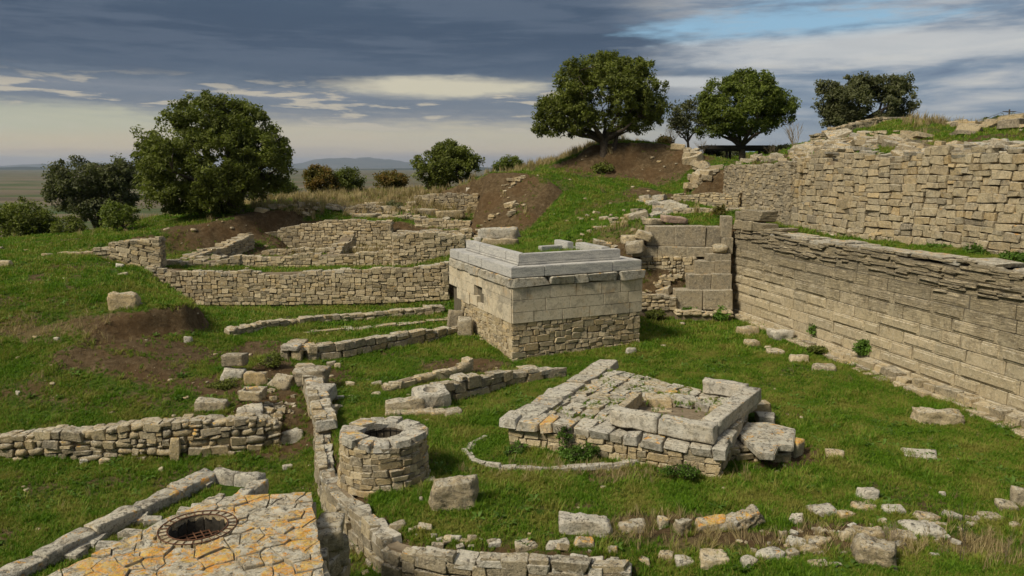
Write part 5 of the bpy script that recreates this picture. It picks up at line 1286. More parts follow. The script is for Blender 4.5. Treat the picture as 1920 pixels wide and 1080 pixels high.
loose('low stone just right of the long white block', 1187, 1004, 56, 24, 'stone_grey', .1, .6)
loose('small orange-spotted stone between two grey stones at the bottom', 1243, 998, 22, 22, 'stone_lichen', .3, .8, rnd_=.2)
loose('round pitted grey boulder next to the orange-spotted stone', 1284, 1004, 37, 36, 'stone_grey', .3, .8, name='boulder', pits=.07, rnd_=.2)
loose('low stone with an orange lichen top in the bottom row', 1334, 999, 60, 29, 'stone_lichen', .05, .6, rnd_=.15)
loose('pale stone between the orange-topped stone and the pitted boulder', 1366, 1000, 34, 26, 'stone_white', -.1, .8)
loose('dark heavily pitted boulder sloping up to the right in the bottom row', 1405, 993, 64, 42, 'stone_grey', .3, .7, name='boulder', pits=.10, res=14, rnd_=.2, tilt=(0,-.3))
for i, (px, py, w, h, mt, lab) in enumerate([
    (1495,990,30,24,'stone_white','rounded white stone standing alone right of the dark pitted boulder'),(1550,970,56,22,'stone_white','flat white slab-like stone, left of the pair of pale stones'),
    (1635,946,42,28,'stone_white','upper pale boulder of the pair in the lower right grass'),(1623,964,48,16,'stone_tan','flat tan stone touching the upper pale boulder'),(1683,971,38,15,'stone_white','small white mound-shaped stone right of the pale pair'),
    (1768,934,15,12,'stone_white','small lone white stone between the flat pale slab and the lower right rubble'),(1570,862,35,17,'stone_cream','small tan flat stone in the grass below the broken slab'),
    (1500,1030,40,20,'stone_white','pitted pale stone left end of the middle row of stones at lower right'),(1540,1027,40,19,'stone_tan','brownish stone touching the pitted pale stone'),(1470,1008,18,14,'stone_grey','tiny grey stone before the pitted pale stone'),
    (1593,1022,38,22,'stone_grey','dark-holed grey boulder in the middle row at lower right'),(1640,1015,50,16,'stone_tan','flat light stone right of the dark-holed boulder'),(1748,1012,74,20,'stone_white','long pale flat stone at lower right'),
    (1655,990,20,8,'stone_grey','small stone half hidden behind the long pale flat stone'),(1700,1018,40,12,'stone_grey','low grey stone left of the long pale flat stone'),
    (1650,1072,92,62,'stone_grey','largest rough boulder at the bottom edge, behind a dry bush'),(1448,1056,50,16,'stone_white','flat white stone in the bottom row right of the dry tuft'),(1488,1055,28,16,'stone_dark','dark hollow stone beside the flat white stone'),
    (1523,1048,36,14,'stone_tan','tan flat stone in the bottom row'),(1540,1077,36,12,'stone_tan','reddish brown stone at the very bottom edge'),(1348,1066,66,30,'stone_cream','humped cream boulder at the bottom edge with a round hole'),
    (1290,1072,40,22,'stone_white','white stone left of the humped cream boulder'),(1251,1064,26,17,'stone_cream','egg-shaped stone left of the humped cream boulder'),(1210,1062,24,14,'stone_grey','flat grey stone right of the retaining wall end'),
    (1405,1074,32,14,'stone_white','small white stone right of the humped cream boulder'),(1832,987,14,13,'stone_grey','small round grey stone among the flat ones at the right'),(1590,975,28,8,'stone_tan','thin tan stone half sunk below the flat white slab-like stone'),
    (1745,985,46,9,'stone_grey','thin flat stone in the right-hand row, left end'),(1790,981,34,10,'stone_white','white thin stone in the right-hand row'),(1865,985,50,13,'stone_tan','flat tan stone in the right-hand row'),
    (1896,965,34,22,'stone_grey','grey stone in the right-hand row near the picture edge'),(1914,955,24,40,'stone_dark','dark boulder cut by the right picture edge'),(1905,998,20,12,'stone_tan','small reddish stone near the right picture edge'),
    (1407,630,42,17,'stone_tan','flat tan stone, farthest of those lying off the foot of the big wall'),(1413,652,28,14,'stone_tan','small brown stone near the foot of the big wall, below the farthest one'),(1466,642,40,24,'stone_white','pale angular stone against the foot of the big wall'),
    (1455,669,32,13,'stone_grey','low flat stone in the grass off the foot of the big wall'),(1502,680,36,16,'stone_cream','cream stone with a smaller one behind it near the big wall'),(1441,656,14,8,'stone_cream','tiny cream stone between the flat ones near the big wall'),
    (1555,700,50,16,'stone_grey','long grey stone by the footing halfway along the big wall'),(1183,667,20,14,'stone_white','small white stone in the grass at the right corner of the pale building'),
    (803,914,26,13,'stone_tan','brown stone at the right foot of the round well'),(668,934,14,11,'stone_white','little white stone at the left foot of the round well'),(745,1000,38,20,'stone_grey','grey stone sunk in the grass inside the curved wall'),
    (790,948,8,6,'stone_white','tiny white pebble left of the large upright boulder'),(640,945,8,6,'stone_cream','pebble on the worn edge of the curved wall'),
    (840,1026,20,10,'stone_cream','small cream stone inside the bottom curved wall, first from the left'),(855,1034,18,12,'stone_white','small white stone inside the bottom curved wall'),(885,1024,20,12,'stone_grey','small grey stone inside the bottom curved wall'),
    (923,1035,22,18,'stone_grey','taller grey stone poking up behind the bottom curved wall'),(990,1038,46,12,'stone_grey','flat grey stones edge behind the bottom curved wall'),(1045,1035,44,13,'stone_white','pale thin slab lying behind the bottom curved wall'),
    (1095,1044,36,22,'stone_lichen','orange-tinted angular stone behind the bottom curved wall, right part'),(1150,1050,20,16,'stone_grey','small grey stone right of the orange-tinted angular stone'),
    (636,752,20,10,'stone_white','small pale stone in the grass right of the side wall, upper'),(632,772,22,9,'stone_cream','small flat stone in the grass right of the side wall, lower'),(655,727,18,12,'stone_cream','rounded cream stone below the low retaining wall'),
    (620,690,16,12,'stone_grey','grey stone at the foot of the low retaining wall'),(632,692,12,12,'stone_cream','tan upright stone at the foot of the low retaining wall'),(705,727,18,10,'stone_grey','upper of two small stones left of the short row of low stones'),
    (703,745,20,8,'stone_tan','lower of two small stones left of the short row of low stones'),(741,735,28,20,'stone_grey','dark blocky stone at the left end of the short row of low stones'),
    (690,808,38,18,'stone_white','pale stone behind the left rim of the round well'),(730,800,28,20,'stone_cream','upright cream stone right behind the round well'),
    (990,700,40,14,'stone_grey','flat stone at the front foot of the pale building'),(500,788,20,12,'stone_grey','small stone behind the rubble wall below the leaning slab'),(517,795,22,14,'stone_tan','second small stone behind the rubble wall near the side wall'),
    (352,645,14,14,'stone_white','thin white splinter of stone on the red earth bank'),(262,575,8,6,'stone_white','tiny white stone on the platform edge right of the squared block'),(65,638,10,6,'stone_cream','small stone on the bare left slope, higher one'),
    (105,641,10,7,'stone_white','small white stone at the left end of the red bank'),(33,745,8,5,'stone_white','tiny pale stone low on the left slope'),(222,505,14,10,'stone_white','pale stone on the grass left of the terrace walls, higher'),
    (228,520,18,8,'stone_cream','pale flat stone on the grass left of the terrace walls, lower'),(85,483,18,7,'stone_tan','small flat stone near the top left edge of the grass platform')]):
    loose(lab, px, py, w, h, mt, (i*.7) % .8-.4, .7, rnd_=.16, pits=.05 if 'pit' in lab or 'largest' in lab or 'hole' in lab else .015, res=12 if w > 60 else (8 if w > 25 else 5))
zone_stones('ground_rubble', 'small rubble half sunk in the turf among the bigger stones at the lower right', [PZ(1600,1010,0), PZ(1300,1020,0), PZ(1480,1075,0), PZ(1900,1060,0), PZ(1920,965,0), PZ(1750,975,0), PZ(1450,1000,0)], 70, (.06,.17), ('stone_white','stone_grey','stone_tan'), 161, flat=.6, kind='rubble')
zone_stones('ground_rubble', 'crumbled small stones just inside the curved wall along the bottom', [PZ(950,1036,0), PZ(700,960,0), PZ(800,1018,0), PZ(1180,1050,0), PZ(1150,1030,0), PZ(850,1005,0)], 50, (.06,.2), ('stone_white','stone_grey','stone_tan'), 162, flat=.6, kind='rubble')
zone_stones('ground_rubble', 'small rubble on bare earth between the two-stone stack and the side wall', [PD(500,770,19.3), PD(440,740,19.9), PD(540,710,21.0), PD(560,800,18.8), PD(510,830,18.4), PD(470,800,18.8)], 60, (.08,.26), ('stone_tan','stone_grey'), 163, flat=.6, kind='rubble')
# shaped ones
V_ = PZ(1735, 866, 0)
rt = rock('slab', 'flat pale square slab with clean edges in the grass at the right', (V_[0], V_[1]+.25, 0), (.68,.52,.14), -.25, 'stone_white', 330, 10, .03, .02, .01, sink=.02)
V_ = PZ(1765, 800, 0)
rock('block', 'long grey block with a notched, swooping top in front of the big wall', (V_[0], V_[1]+.2, 0), (1.08,.36,.36), -.1, 'stone_grey', 331, 12, .04, .09, .02, sink=.04)
V_ = PZ(765, 778, 0)
rock('slab', 'long grey slab lying on low stones left of the hollowed stone', (V_[0]-.1, V_[1]+.2, .16), (.92,.38,.24), .08, 'stone_grey', 332, 10, .06, tilt=(0, -.08))
for i, (px, w) in enumerate(((738,.45),(770,.5),(795,.45),(822,.4),(845,.45))):
    V_ = PZ(px, 782, 0); rock('footing_stone', ('left low stone under the long grey slab','middle low stone under the long grey slab','low stone between the grey slab and the hollowed stone','low flat stone under the hollowed stone','low stone right of the hollowed stone')[i], (V_[0], V_[1]+.15, 0), (w, .4, .2), .1*i, 'stone_tan', 340+i, 7, .1)
# hollowed basin block
V_ = PZ(806, 772, 0); hx, hy = V_[0], V_[1]+.3
rt = root('hollow_stone', (hx, hy, 0), 'tilted pale block with a round hollow cut in its top', 'stone')
Vb = []; Fb = []; n = 20
def sq(a, w, d): m = max(abs(math.cos(a))/w, abs(math.sin(a))/d); return (math.cos(a)/m, math.sin(a)/m)
for (kind, s, z) in (('s', 1.0, 0), ('s', 1.03, .15), ('s', .98, .36), ('s', .88, .41), ('c', .19, .41), ('c', .16, .34), ('c', .12, .27)):
    for i in range(n):
        a = 2*math.pi*i/n; x, y = sq(a, .42*s, .33*s) if kind == 's' else (s*math.cos(a), s*math.sin(a))
        q = mn.noise(Vector((x*5, y*5, z*5+7)))*.025; Vb.append((x+q, y+q, z+q))
Vb.append((0, 0, .26))
for k in range(6):
    for i in range(n): Fb.append((k*n+i, k*n+(i+1) % n, (k+1)*n+(i+1) % n, (k+1)*n+i))
Fb += [(6*n+i, 6*n+(i+1) % n, 7*n) for i in range(n)]
o = link_mesh('hollowed_block', Vb, Fb, 'stone_white', rt, False); o.location = (0, 0, .10); o.rotation_euler = (.16, -.05, .35)
# upright blocks with a slot between them (end of the paved sill)
rt = root('slotted_pier', PZ(545,690,.05), 'narrow pier of two upright blocks with a dark slot, capped by pale slabs', 'ruin')
p = PZ(545,690,.05)
for i, (nm, dx, dy, z, w, d, h, m) in enumerate((('upright_block',-.19,.2,.0,.27,.4,.52,'stone_grey'),('upright_block',.17,.2,.0,.30,.4,.52,'stone_tan'),('cap_slab',-.02,.25,.52,.62,.5,.16,'stone_white'),('cap_slab',.0,.78,.5,.6,.5,.16,'stone_tan'),('cap_slab',.34,.55,.46,.4,.6,.14,'stone_lichen'),
        ('base_slab',.1,-.12,-.10,.95,.5,.14,'stone_tan'),('base_slab',.0,-.35,-.3,.5,.4,.22,'stone_grey'))):
    rock(nm, None, (p[0]+dx, p[1]+dy, .05+z), (w, d, h), 0, m, 350+i, 8, .05, parent=rt, sink=0)
for i, (px, py, w, h, D, mt, lab) in enumerate(((583,722,.85,.46,0,'stone_grey','big rounded rectangular block on the side wall below the slotted pier'),(597,745,.62,.42,0,'stone_white','rough pitted pale block below the big rounded rectangular block'),(604,768,.6,.3,0,'stone_grey','flat weathered block under the pitted pale one'))):
    q = PZ(px, py, .25); rock('block', lab, (q[0], q[1]+.2, .25-.1*i), (w, .55, h), -.1*i, mt, 360+i, 10, .1, pits=.03 if i == 0 else .07)
# ------------------------------------------------------------------ trees
def leaf_quads(C, rad, per, size, rs, up=.5, out_c=None):
    """C (n,3) clump centres -> quads"""
    n = len(C); idx = np.repeat(np.arange(n), per); d = rs.normal(size=(n*per, 3)); d /= np.linalg.norm(d, axis=1, keepdims=True)
    rr = rad[idx]*rs.rand(n*per)**.45; P = C[idx]+d*rr[:, None]*np.array([1, 1, .8])
    nrm = rs.normal(size=P.shape)*.75+d*.55+np.array([0, 0, up]); nrm /= np.linalg.norm(nrm, axis=1, keepdims=True)
    a = np.cross(nrm, rs.normal(size=P.shape)); a /= np.linalg.norm(a, axis=1, keepdims=True); b = np.cross(nrm, a)
    s = size*(.6+.8*rs.rand(len(P)))[:, None]
    v0 = P-a*s; v1 = P+b*s*.42-a*s*.1; v2 = P+a*s; v3 = P-b*s*.42-a*s*.1
    V = np.stack([v0, v1, v2, v3], 1).reshape(-1, 3); F = np.arange(len(V)).reshape(-1, 4)
    return V, F
def tree(name, label, trunk, D, lobes, leaf='leaf_oak', nclump=420, per=70, size=.085, crad=.38, tr=.2, seed=1, gap=.0, cat='tree', group=None, limbs=7, trunk_top=None, twigs=40, depth=1.0, shell=.5):
    rs = np.random.RandomState(seed); rnd = random.Random(seed)
    base = Vector(PD(trunk[0], trunk[1], D)); g = tz(base.x, base.y); base.z = min(base.z, g)-.05 if cat != 'hang' else base.z
    rt = root(name, base, label, cat, group); k = (D*CP+2*SP)/FPX
    els = []
    for (cx, cy, rx, ry) in lobes:
        c = PD(cx, cy, D); els.append((np.array(c), rx*k*.92, rx*k*depth*.9, ry*k*.92))
    w = np.array([e[1]*e[2]*e[3] for e in els])**.7; w /= w.sum(); C = []
    while len(C) < nclump:
        e = els[rs.choice(len(els), p=w)]; d = rs.normal(size=3); d /= np.linalg.norm(d); r = (shell+(1-shell)*rs.rand())**.6 if rs.rand() < .75 else rs.rand()**.5
        p = e[0]+d*r*(1.0 if rs.rand() < .82 else 1.08+.14*rs.rand())*np.array([e[1], e[2], e[3]])
        if mn.noise(Vector(p*.85)+Vector((seed, 0, 0))) < -.10+gap*.6 and rs.rand() < .9: continue
        if mn.noise(Vector(p*2.1)+Vector((seed+9, 0, 0))) < -.22+gap*.4 and rs.rand() < .8: continue
        p = p*(1)+rs.normal(size=3)*.05
        C.append(p)
    C = np.array(C); rad = crad*(.55+.9*rs.rand(len(C)))
    C[:, 2] = np.maximum(C[:, 2], base.z+.25)
    V, F = leaf_quads(C, rad, per, size, rs); V -= np.array(base)
    np_mesh('crown', V, F, leaf, rt)
    # trunk and limbs
    cm = np.average([e[0] for e in els], axis=0, weights=w); top = Vector(trunk_top) if trunk_top else base.lerp(Vector(cm), .62)
    fork = Vector((base.x+(top.x-base.x)*.5+rnd.uniform(-.1, .1), base.y, base.z+(top.z-base.z)*.55))
    V, F = tube([base-base+Vector((0,0,-.2)), (base.lerp(fork, .15)-base), base.lerp(fork, .6)-base+Vector((rnd.uniform(-.05,.05),0,0)), fork-base], [tr*1.5, tr*1.1, tr*.95, tr*.9], 9); link_mesh('trunk', V, F, 'bark', rt, True)
    parts = []; ends = []
    for i in range(limbs):
        e = els[i % len(els)]; tgt = Vector(e[0]+rs.normal(size=3)*np.array([e[1], e[2], e[3]])*.35); mid = fork.lerp(tgt, .5)+Vector((rnd.uniform(-.3, .3), rnd.uniform(-.3, .3), -.12*(tgt-fork).length+rnd.uniform(-.1, .3)))
        parts.append(tube([fork-base+Vector((0,0,-.1)), fork.lerp(mid, .5)-base+Vector((0, 0, .05)), mid-base, tgt-base], [tr*.62, tr*.5, tr*.36, tr*.14], 6)); ends += [(mid, tr*.25), (tgt, tr*.14)]
    for i in range(twigs):
        c = Vector(C[rs.randint(len(C))]); m, r0_ = min(ends, key=lambda q: (q[0]-c).length)
        parts.append(tube([m-base, m.lerp(c, .5)-base+Vector((rnd.uniform(-.15,.15), rnd.uniform(-.15,.15), rnd.uniform(0,.2))), c-base], [r0_*.8, r0_*.45, .012], 4))
    V, F = join(parts); link_mesh('limbs', V, F, 'bark', rt, True)
    return rt
tree('oak_tree', 'largest dark green oak with a broad crown at left, above the trench', (447,398), 39.5, [(390,300,128,92),(395,225,88,50),(480,300,72,75),(325,345,62,70),(330,255,52,45),(450,230,60,42),(515,325,40,45),(390,372,100,36),(285,300,30,42)],
     nclump=1250, per=80, size=.082, crad=.33, tr=.30, seed=3, limbs=10, twigs=70, gap=.05)
tree('oak_tree', 'tall oak with a dark spreading crown on the earth bank, left of its companion', (1131,303), 43.9, [(1130,180,100,58),(1060,205,55,40),(1190,170,58,52),(1110,132,62,28),(1190,128,45,20),(1028,238,38,20),(1215,225,32,26),(1070,165,40,35),(1165,240,40,14),(1085,240,34,14),(1035,222,34,26),(1205,195,46,40),(1130,118,40,20)],
     nclump=900, per=72, size=.082, crad=.31, tr=.24, seed=5, limbs=11, twigs=70, gap=.16)
base2 = PD(1150,303,44.0)
V, F = tube([(base2[0],base2[1],tz(base2[0],base2[1])-.5), PD(1153,270,44.0), PD(1160,245,44.0), PD(1185,205,44)], [.17,.13,.11,.04], 7)
o = link_mesh('tree_trunk', V, F, 'bark', None, True); tag(o, 'slimmer second trunk standing right beside the trunk of the tall oak', 'tree trunk')
tree('oak_tree', 'round lighter green oak behind the dark shelter roof', (1392,306), 46.2, [(1395,200,84,56),(1405,158,55,26),(1350,215,44,44),(1455,208,42,30),(1340,180,30,28),(1330,245,26,20)], 'leaf_oak_light', nclump=680, per=70, size=.082, crad=.31, tr=.20, seed=8, limbs=9, gap=.1)
tree('small_tree', 'thin-leaved small tree between the two oaks on the bank', (1291,282), 47, [(1278,215,30,24),(1300,235,32,26),(1262,228,20,16),(1300,200,20,14)], 'leaf_olive', nclump=120, per=34, size=.08, crad=.3, tr=.08, seed=11, limbs=7, gap=.25)
tree('olive_tree', 'dense dark olive-like tree behind the curved skyline wall', (1622,250), 46.5, [(1620,195,76,44),(1570,190,36,36),(1690,185,28,38),(1600,160,40,20),(1660,165,40,22),(1580,228,36,20),(1550,165,16,16),(1700,158,16,14)], 'leaf_olive', nclump=620, per=60, size=.085, crad=.30, tr=.2, seed=14, gap=.1)
tree('round_tree', 'round bushy green tree in the middle distance on the straw slope', (838,362), 49, [(838,312,56,42),(870,300,30,26),(805,305,30,30),(845,285,36,20),(820,335,36,20)], 'leaf_oak', nclump=420, per=55, size=.09, crad=.30, tr=.14, seed=17)
tree('grey_green_tree', 'wide grey-green tree at far left behind the small shrubs', (175,425), 56, [(150,340,58,44),(215,335,46,42),(125,365,38,36),(190,385,56,36),(240,345,30,44)], 'leaf_olive', nclump=620, per=58, size=.11, crad=.42, tr=.2, seed=20, gap=.08)
tree('shrub', 'dark rounded shrub at the far left edge of the picture', (50,452), 42, [(52,415,50,38),(20,425,30,30),(80,425,28,30)], 'leaf_oak', nclump=300, per=50, size=.08, crad=.3, tr=.07, seed=23, cat='shrub')
tree('shrub', 'low green shrub between the dark shrub and the small crooked tree', (128,446), 40, [(128,426,28,20),(145,432,20,14)], 'leaf_oak', nclump=110, per=45, size=.07, crad=.24, tr=.05, seed=24, cat='shrub')
tree('small_tree', 'small crooked light green tree in front of the big oak at its left', (235,432), 38, [(225,398,34,22),(210,410,22,14),(248,405,20,16)], 'leaf_oak_light', nclump=110, per=34, size=.07, crad=.24, tr=.05, seed=25, gap=.2)
tree('shrub', 'yellowish autumn shrub right of the big oak', (602,368), 52, [(600,340,28,28),(590,328,18,18),(618,345,18,22)], 'leaf_yellow', nclump=220, per=50, size=.08, crad=.28, tr=.06, seed=26, cat='shrub')
tree('shrub', 'darker green shrub touching the yellowish one', (652,364), 53, [(650,342,30,25),(665,335,18,18)], 'leaf_oak', nclump=180, per=50, size=.08, crad=.28, tr=.06, seed=27, cat='shrub')
tree('shrub', 'low rounded olive-brown shrub between the dark green shrub and the round tree', (728,358), 56, [(728,340,34,18),(745,335,20,14)], 'leaf_yellow', nclump=170, per=48, size=.08, crad=.28, tr=.05, seed=28, cat='shrub')
tree('shrub', 'small shrub on the horizon above the brown earth cut', (957,320), 52, [(957,308,26,12),(940,312,16,8),(968,302,10,8)], 'leaf_oak_light', nclump=120, per=42, size=.07, crad=.24, tr=.04, seed=29, cat='shrub')
tree('shrub', 'low shrub on the skyline beside the power pole at far right', (1880,236), 38, [(1880,226,26,7),(1862,229,16,6),(1900,224,12,7)], 'leaf_oak', nclump=70, per=40, size=.05, crad=.16, tr=.03, seed=30, cat='shrub')
tree('shrub', 'light green shrub peeping out right of the big oak crown', (530,368), 58, [(532,350,24,18)], 'leaf_oak_light', nclump=90, per=45, size=.09, crad=.32, tr=.05, seed=31, cat='shrub')
tree('shrub', 'dark ivy-like shrub growing at the foot of the slotted pier', (500,694), 21.6, [(505,680,16,14),(515,672,10,12)], 'leaf_oak', nclump=50, per=40, size=.035, crad=.12, tr=.015, seed=32, cat='shrub')
tree('shrub', 'dark shrub in front of the two-stone stack', (425,735), 20.2, [(425,722,20,10),(410,728,10,7)], 'leaf_oak', nclump=60, per=40, size=.032, crad=.10, tr=.012, seed=33, cat='shrub')
tree('shrub', 'leafy plant against the front of the square platform', (1092,868), 15.25, [(1090,848,26,16),(1070,856,18,10),(1110,840,14,12)], 'leaf_weed', nclump=90, per=40, size=.030, crad=.09, tr=.01, seed=34, cat='plant')
tree('shrub', 'small leafy plant at the left corner of the square platform', (965,858), 15.7, [(967,846,18,9)], 'leaf_weed', nclump=36, per=40, size=.030, crad=.08, tr=.01, seed=35, cat='plant')
tree('shrub', 'weeds spilling at the foot of the front corner of the square platform', (1285,897), 14.2, [(1285,888,26,8),(1255,886,14,6)], 'leaf_weed', nclump=46, per=38, size=.028, crad=.07, tr=.01, seed=36, cat='plant')
tree('shrub', 'hanging plant on the front of the square platform below the capstones', (1058,832), 15.5, [(1058,815,8,14)], 'leaf_weed', nclump=22, per=36, size=.025, crad=.06, tr=.008, seed=37, cat='plant')
for i, (px, py, D, rx, ry, lf, lab) in enumerate([(1535,620,25.5,16,12,'leaf_weed','leafy green weed by the footing, nearest the far corner of the big wall'),(1622,650,22.9,14,14,'leaf_weed','taller weed at the footing of the big wall, second from the corner'),
    (1445,612,28.4,9,9,'leaf_weed','small weed at the far end of the big wall footing'),(1530,662,24.2,14,9,'leaf_oak','low weed right of the cream stone by the big wall'),(1825,480,21.4,18,16,'leaf_weed','round green bush at the foot of the pale fitted wall'),
    (1905,490,19.6,22,10,'leaf_weed','spreading green plant at the right end of the grass strip'),(1765,474,22.6,26,5,'leaf_weed','low green patch of weeds along the pale fitted wall'),(1408,690,20,0,0,'',''),
    (1290,585,30,12,7,'leaf_weed','weed in front of the stepped wall'),(1355,590,29.6,12,10,'leaf_weed','weed in the very corner of the lawn'),(1230,590,29.3,16,7,'leaf_oak','dark weeds along the low rubble footing'),(1345,402,33.4,12,16,'leaf_yellow','yellowish bush behind the dark corner pillar'),
    (1555,262,40.6,8,8,'leaf_yellow','yellowish tuft growing on the curved skyline wall'),(1130,318,43.1,20,9,'leaf_oak','dark low bush at the foot of the tall oak'),(500,372,52,8,6,'leaf_yellow','small yellow shrub far behind the right side of the big oak'),
    (1663,1050,11.6,48,26,'leaf_olive','dry twiggy bush growing over the largest rough boulder at the bottom edge'),(740,388,42.8,12,9,'leaf_olive','grey-green bush beside the farthest rubble wall'),(905,1005,12.3,20,12,'leaf_weed','thick clump of grass-like weeds inside the curved wall')]):
    if rx: tree('shrub', lab, (px, py+ry*.5), D, [(px, py, rx, ry)], lf, nclump=int(26+rx*ry*.06), per=34, size=.0016*D+.012, crad=.0045*D+.02, tr=.01, seed=50+i, cat='shrub', limbs=3, twigs=10)
for i, (px, py, D, rx, ry, lf, lab) in enumerate([(1335,284,48,14,8,'leaf_olive','low scrub left of the shelter on the skyline'),(1448,284,48,16,7,'leaf_yellow','yellow-brown scrub on the skyline right of the shelter'),(1245,268,48,16,10,'leaf_yellow','pale yellowish scrub right of the trunk of the tall oak'),
    (1472,282,46,12,7,'leaf_olive','grey scrub beside the bare leafless bush'),(1360,286,53,30,7,'leaf_olive','scrub seen under the shelter roof'),(1075,300,48,14,6,'leaf_yellow','dry low bush on the ridge left of the earth bank')]):
    tree('shrub', lab, (px, py+ry), D, [(px, py, rx, ry)], lf, nclump=70, per=36, size=.07, crad=.22, tr=.012, seed=90+i, cat='shrub', limbs=3, twigs=10)
def bare_bush(label, px, py, D, h, n, seed, mat='dry_twig', spread=.5, rad=.02, name='bare_bush'):
    r = random.Random(seed); b = Vector(PD(px, py, D)); b.z = tz(b.x, b.y)-.05; parts = []
    def grow(p, d, l, rr, lev):
        q = p+d*l; m = p+d*l*.5+Vector((r.uniform(-.05, .05), r.uniform(-.05, .05), 0))*l; parts.append(tube([p, m, q], [rr, rr*.8, rr*.6], 4))
        if lev > 0:
            for _ in range(r.choice((2, 3, 3))):
                grow(q if r.random() < .6 else m, (d+Vector((r.uniform(-1, 1), r.uniform(-1, 1), r.uniform(-.2, .6)))*spread).normalized(), l*r.uniform(.55, .8), rr*.6, lev-1)
    for _ in range(n): grow(Vector((0, 0, 0)), Vector((r.uniform(-.5, .5), r.uniform(-.5, .5), 1)).normalized(), h*.38, rad, 3)
    V, F = join(parts); o = link_mesh(name, V, F, mat, None); o.location = b; tag(o, label, 'shrub'); return o
bare_bush('bare leafless bush right of the round oak on the skyline', 1493, 272, 44, 2.0, 5, 1, rad=.025)
bare_bush('small bare bush below the round oak at its right side', 1450, 282, 45, 1.2, 6, 2, rad=.015)
bare_bush('pale leafless bushes between the tall oak and the small tree', 1262, 276, 47, 1.5, 7, 3, rad=.014)
bare_bush('dry thin bush just left of the shelter', 1318, 285, 46, 1.2, 6, 4, rad=.014)
bare_bush('dry twigs standing on top of the largest rough boulder at the bottom edge', 1665, 1062, 11.4, .55, 7, 5, rad=.006)
bare_bush('tall thin dry stem at the bottom right', 1800, 1075, 10.9, 1.1, 2, 6, rad=.006, spread=.35, mat='bark')
bare_bush('second thin dry stem at the bottom right edge', 1880, 1078, 10.8, .7, 2, 7, rad=.005, spread=.4)
# ------------------------------------------------------------------ shelter, power line
p0 = PD(1380, 300, 46.8); g0 = tz(p0[0], p0[1])
rt = root('shelter', (p0[0], p0[1], g0), 'low dark timber shelter with a flat roof under the round oak', 'shelter')
xl, xr = PD(1318,282,46.8)[0], PD(1432,282,46.8)[0]; zr = PD(1380,273,46.8)[2]
V, F = box_vf(xl, xr, p0[1]-.8, p0[1]+1.2, zr-.22, zr); link_mesh('roof', [local(rt, v) for v in V], F, 'dark_timber', rt)
V, F = box_vf(xl+.1, xr-.1, p0[1]-.72, p0[1]-.62, zr-.34, zr-.222); link_mesh('roof_beam', [local(rt, v) for v in V], F, 'dark_timber', rt)
for px in (1358, 1366, 1330, 1418):
    x = PD(px, 290, 46.8)[0]; y = p0[1]-.6+(.25 if px == 1366 else 0); V, F = box_vf(x-.06, x+.06, y, y+.12, tz(x, y)-.3, zr-.225); link_mesh('post', [local(rt, v) for v in V], F, 'dark_timber', rt)
V, F = box_vf(PD(1352,0,46.8)[0], PD(1374,0,46.8)[0], p0[1]-.5, p0[1]-.3, g0-.2, g0+.9*(zr-g0)); 
poles = []
for px, pt, D, lab in ((1752,222,140,'thin power pole on the skyline, left of the pair'),(1893,205,110,'taller thin power pole near the right picture edge')):
    x, y, zt_ = PD(px, pt, D); V, F = tube([(x, y, zt_-9), (x, y, zt_)], [.14, .10], 6); V2, F2 = tube([(x-.9, y, zt_-.3), (x+.9, y, zt_-.3)], .06, 4)
    rt = root('power_pole', (x, y, zt_-9), lab, 'pole'); link_mesh('pole', [local(rt, v) for v in V], F, 'bark', rt); link_mesh('crossarm', [local(rt, v) for v in V2], F2, 'bark', rt); poles.append((x, y, zt_-.3))
for k, dx in enumerate((-.8, .8)):
    a = Vector((poles[0][0]+dx, poles[0][1], poles[0][2])); b = Vector((poles[1][0]+dx, poles[1][1], poles[1][2])); c = b+(b-a)*.9
    pts = []
    for (s, e) in ((a, b), (b, c)):
        for i in range(12): f = i/12; q = s.lerp(e, f); q.z -= 4*f*(1-f)*1.0; pts.append(q)
    V, F = tube(pts, .022, 3); o = link_mesh('power_line', V, F, 'black_iron'); tag(o, ('nearer','farther')[k]+' sagging wire strung between the two power poles', 'wire')
# ------------------------------------------------------------------ grass, weeds, straw
def tuft_mesh(name, nb, h, w, spread, mat, seed, lean=.6):
    r = random.Random(seed); V = []; F = []
    for i in range(nb):
        a = r.uniform(0, 6.283); d = r.uniform(0, spread); x, y = math.cos(a)*d, math.sin(a)*d; b = r.uniform(0, 6.283); hh = h*r.uniform(.5, 1.15); l = lean*r.uniform(.3, 1.2)*hh
        ca_, sa_ = math.cos(b), math.sin(b); ww = w*r.uniform(.7, 1.3); o = len(V)
        V += [(x-sa_*ww, y+ca_*ww, -.02), (x+sa_*ww, y-ca_*ww, -.02), (x+ca_*l*.4+sa_*ww*.7, y+sa_*l*.4-ca_*ww*.7, hh*.6), (x+ca_*l*.4-sa_*ww*.7, y+sa_*l*.4+ca_*ww*.7, hh*.6), (x+ca_*l, y+sa_*l, hh)]
        F += [(o, o+1, o+2, o+3), (o+3, o+2, o+4)]
    me = bpy.data.meshes.new(name); me.from_pydata(V, [], F); me.update(); me.materials.append(MATS[mat]); return bpy.data.objects.new(name, me)
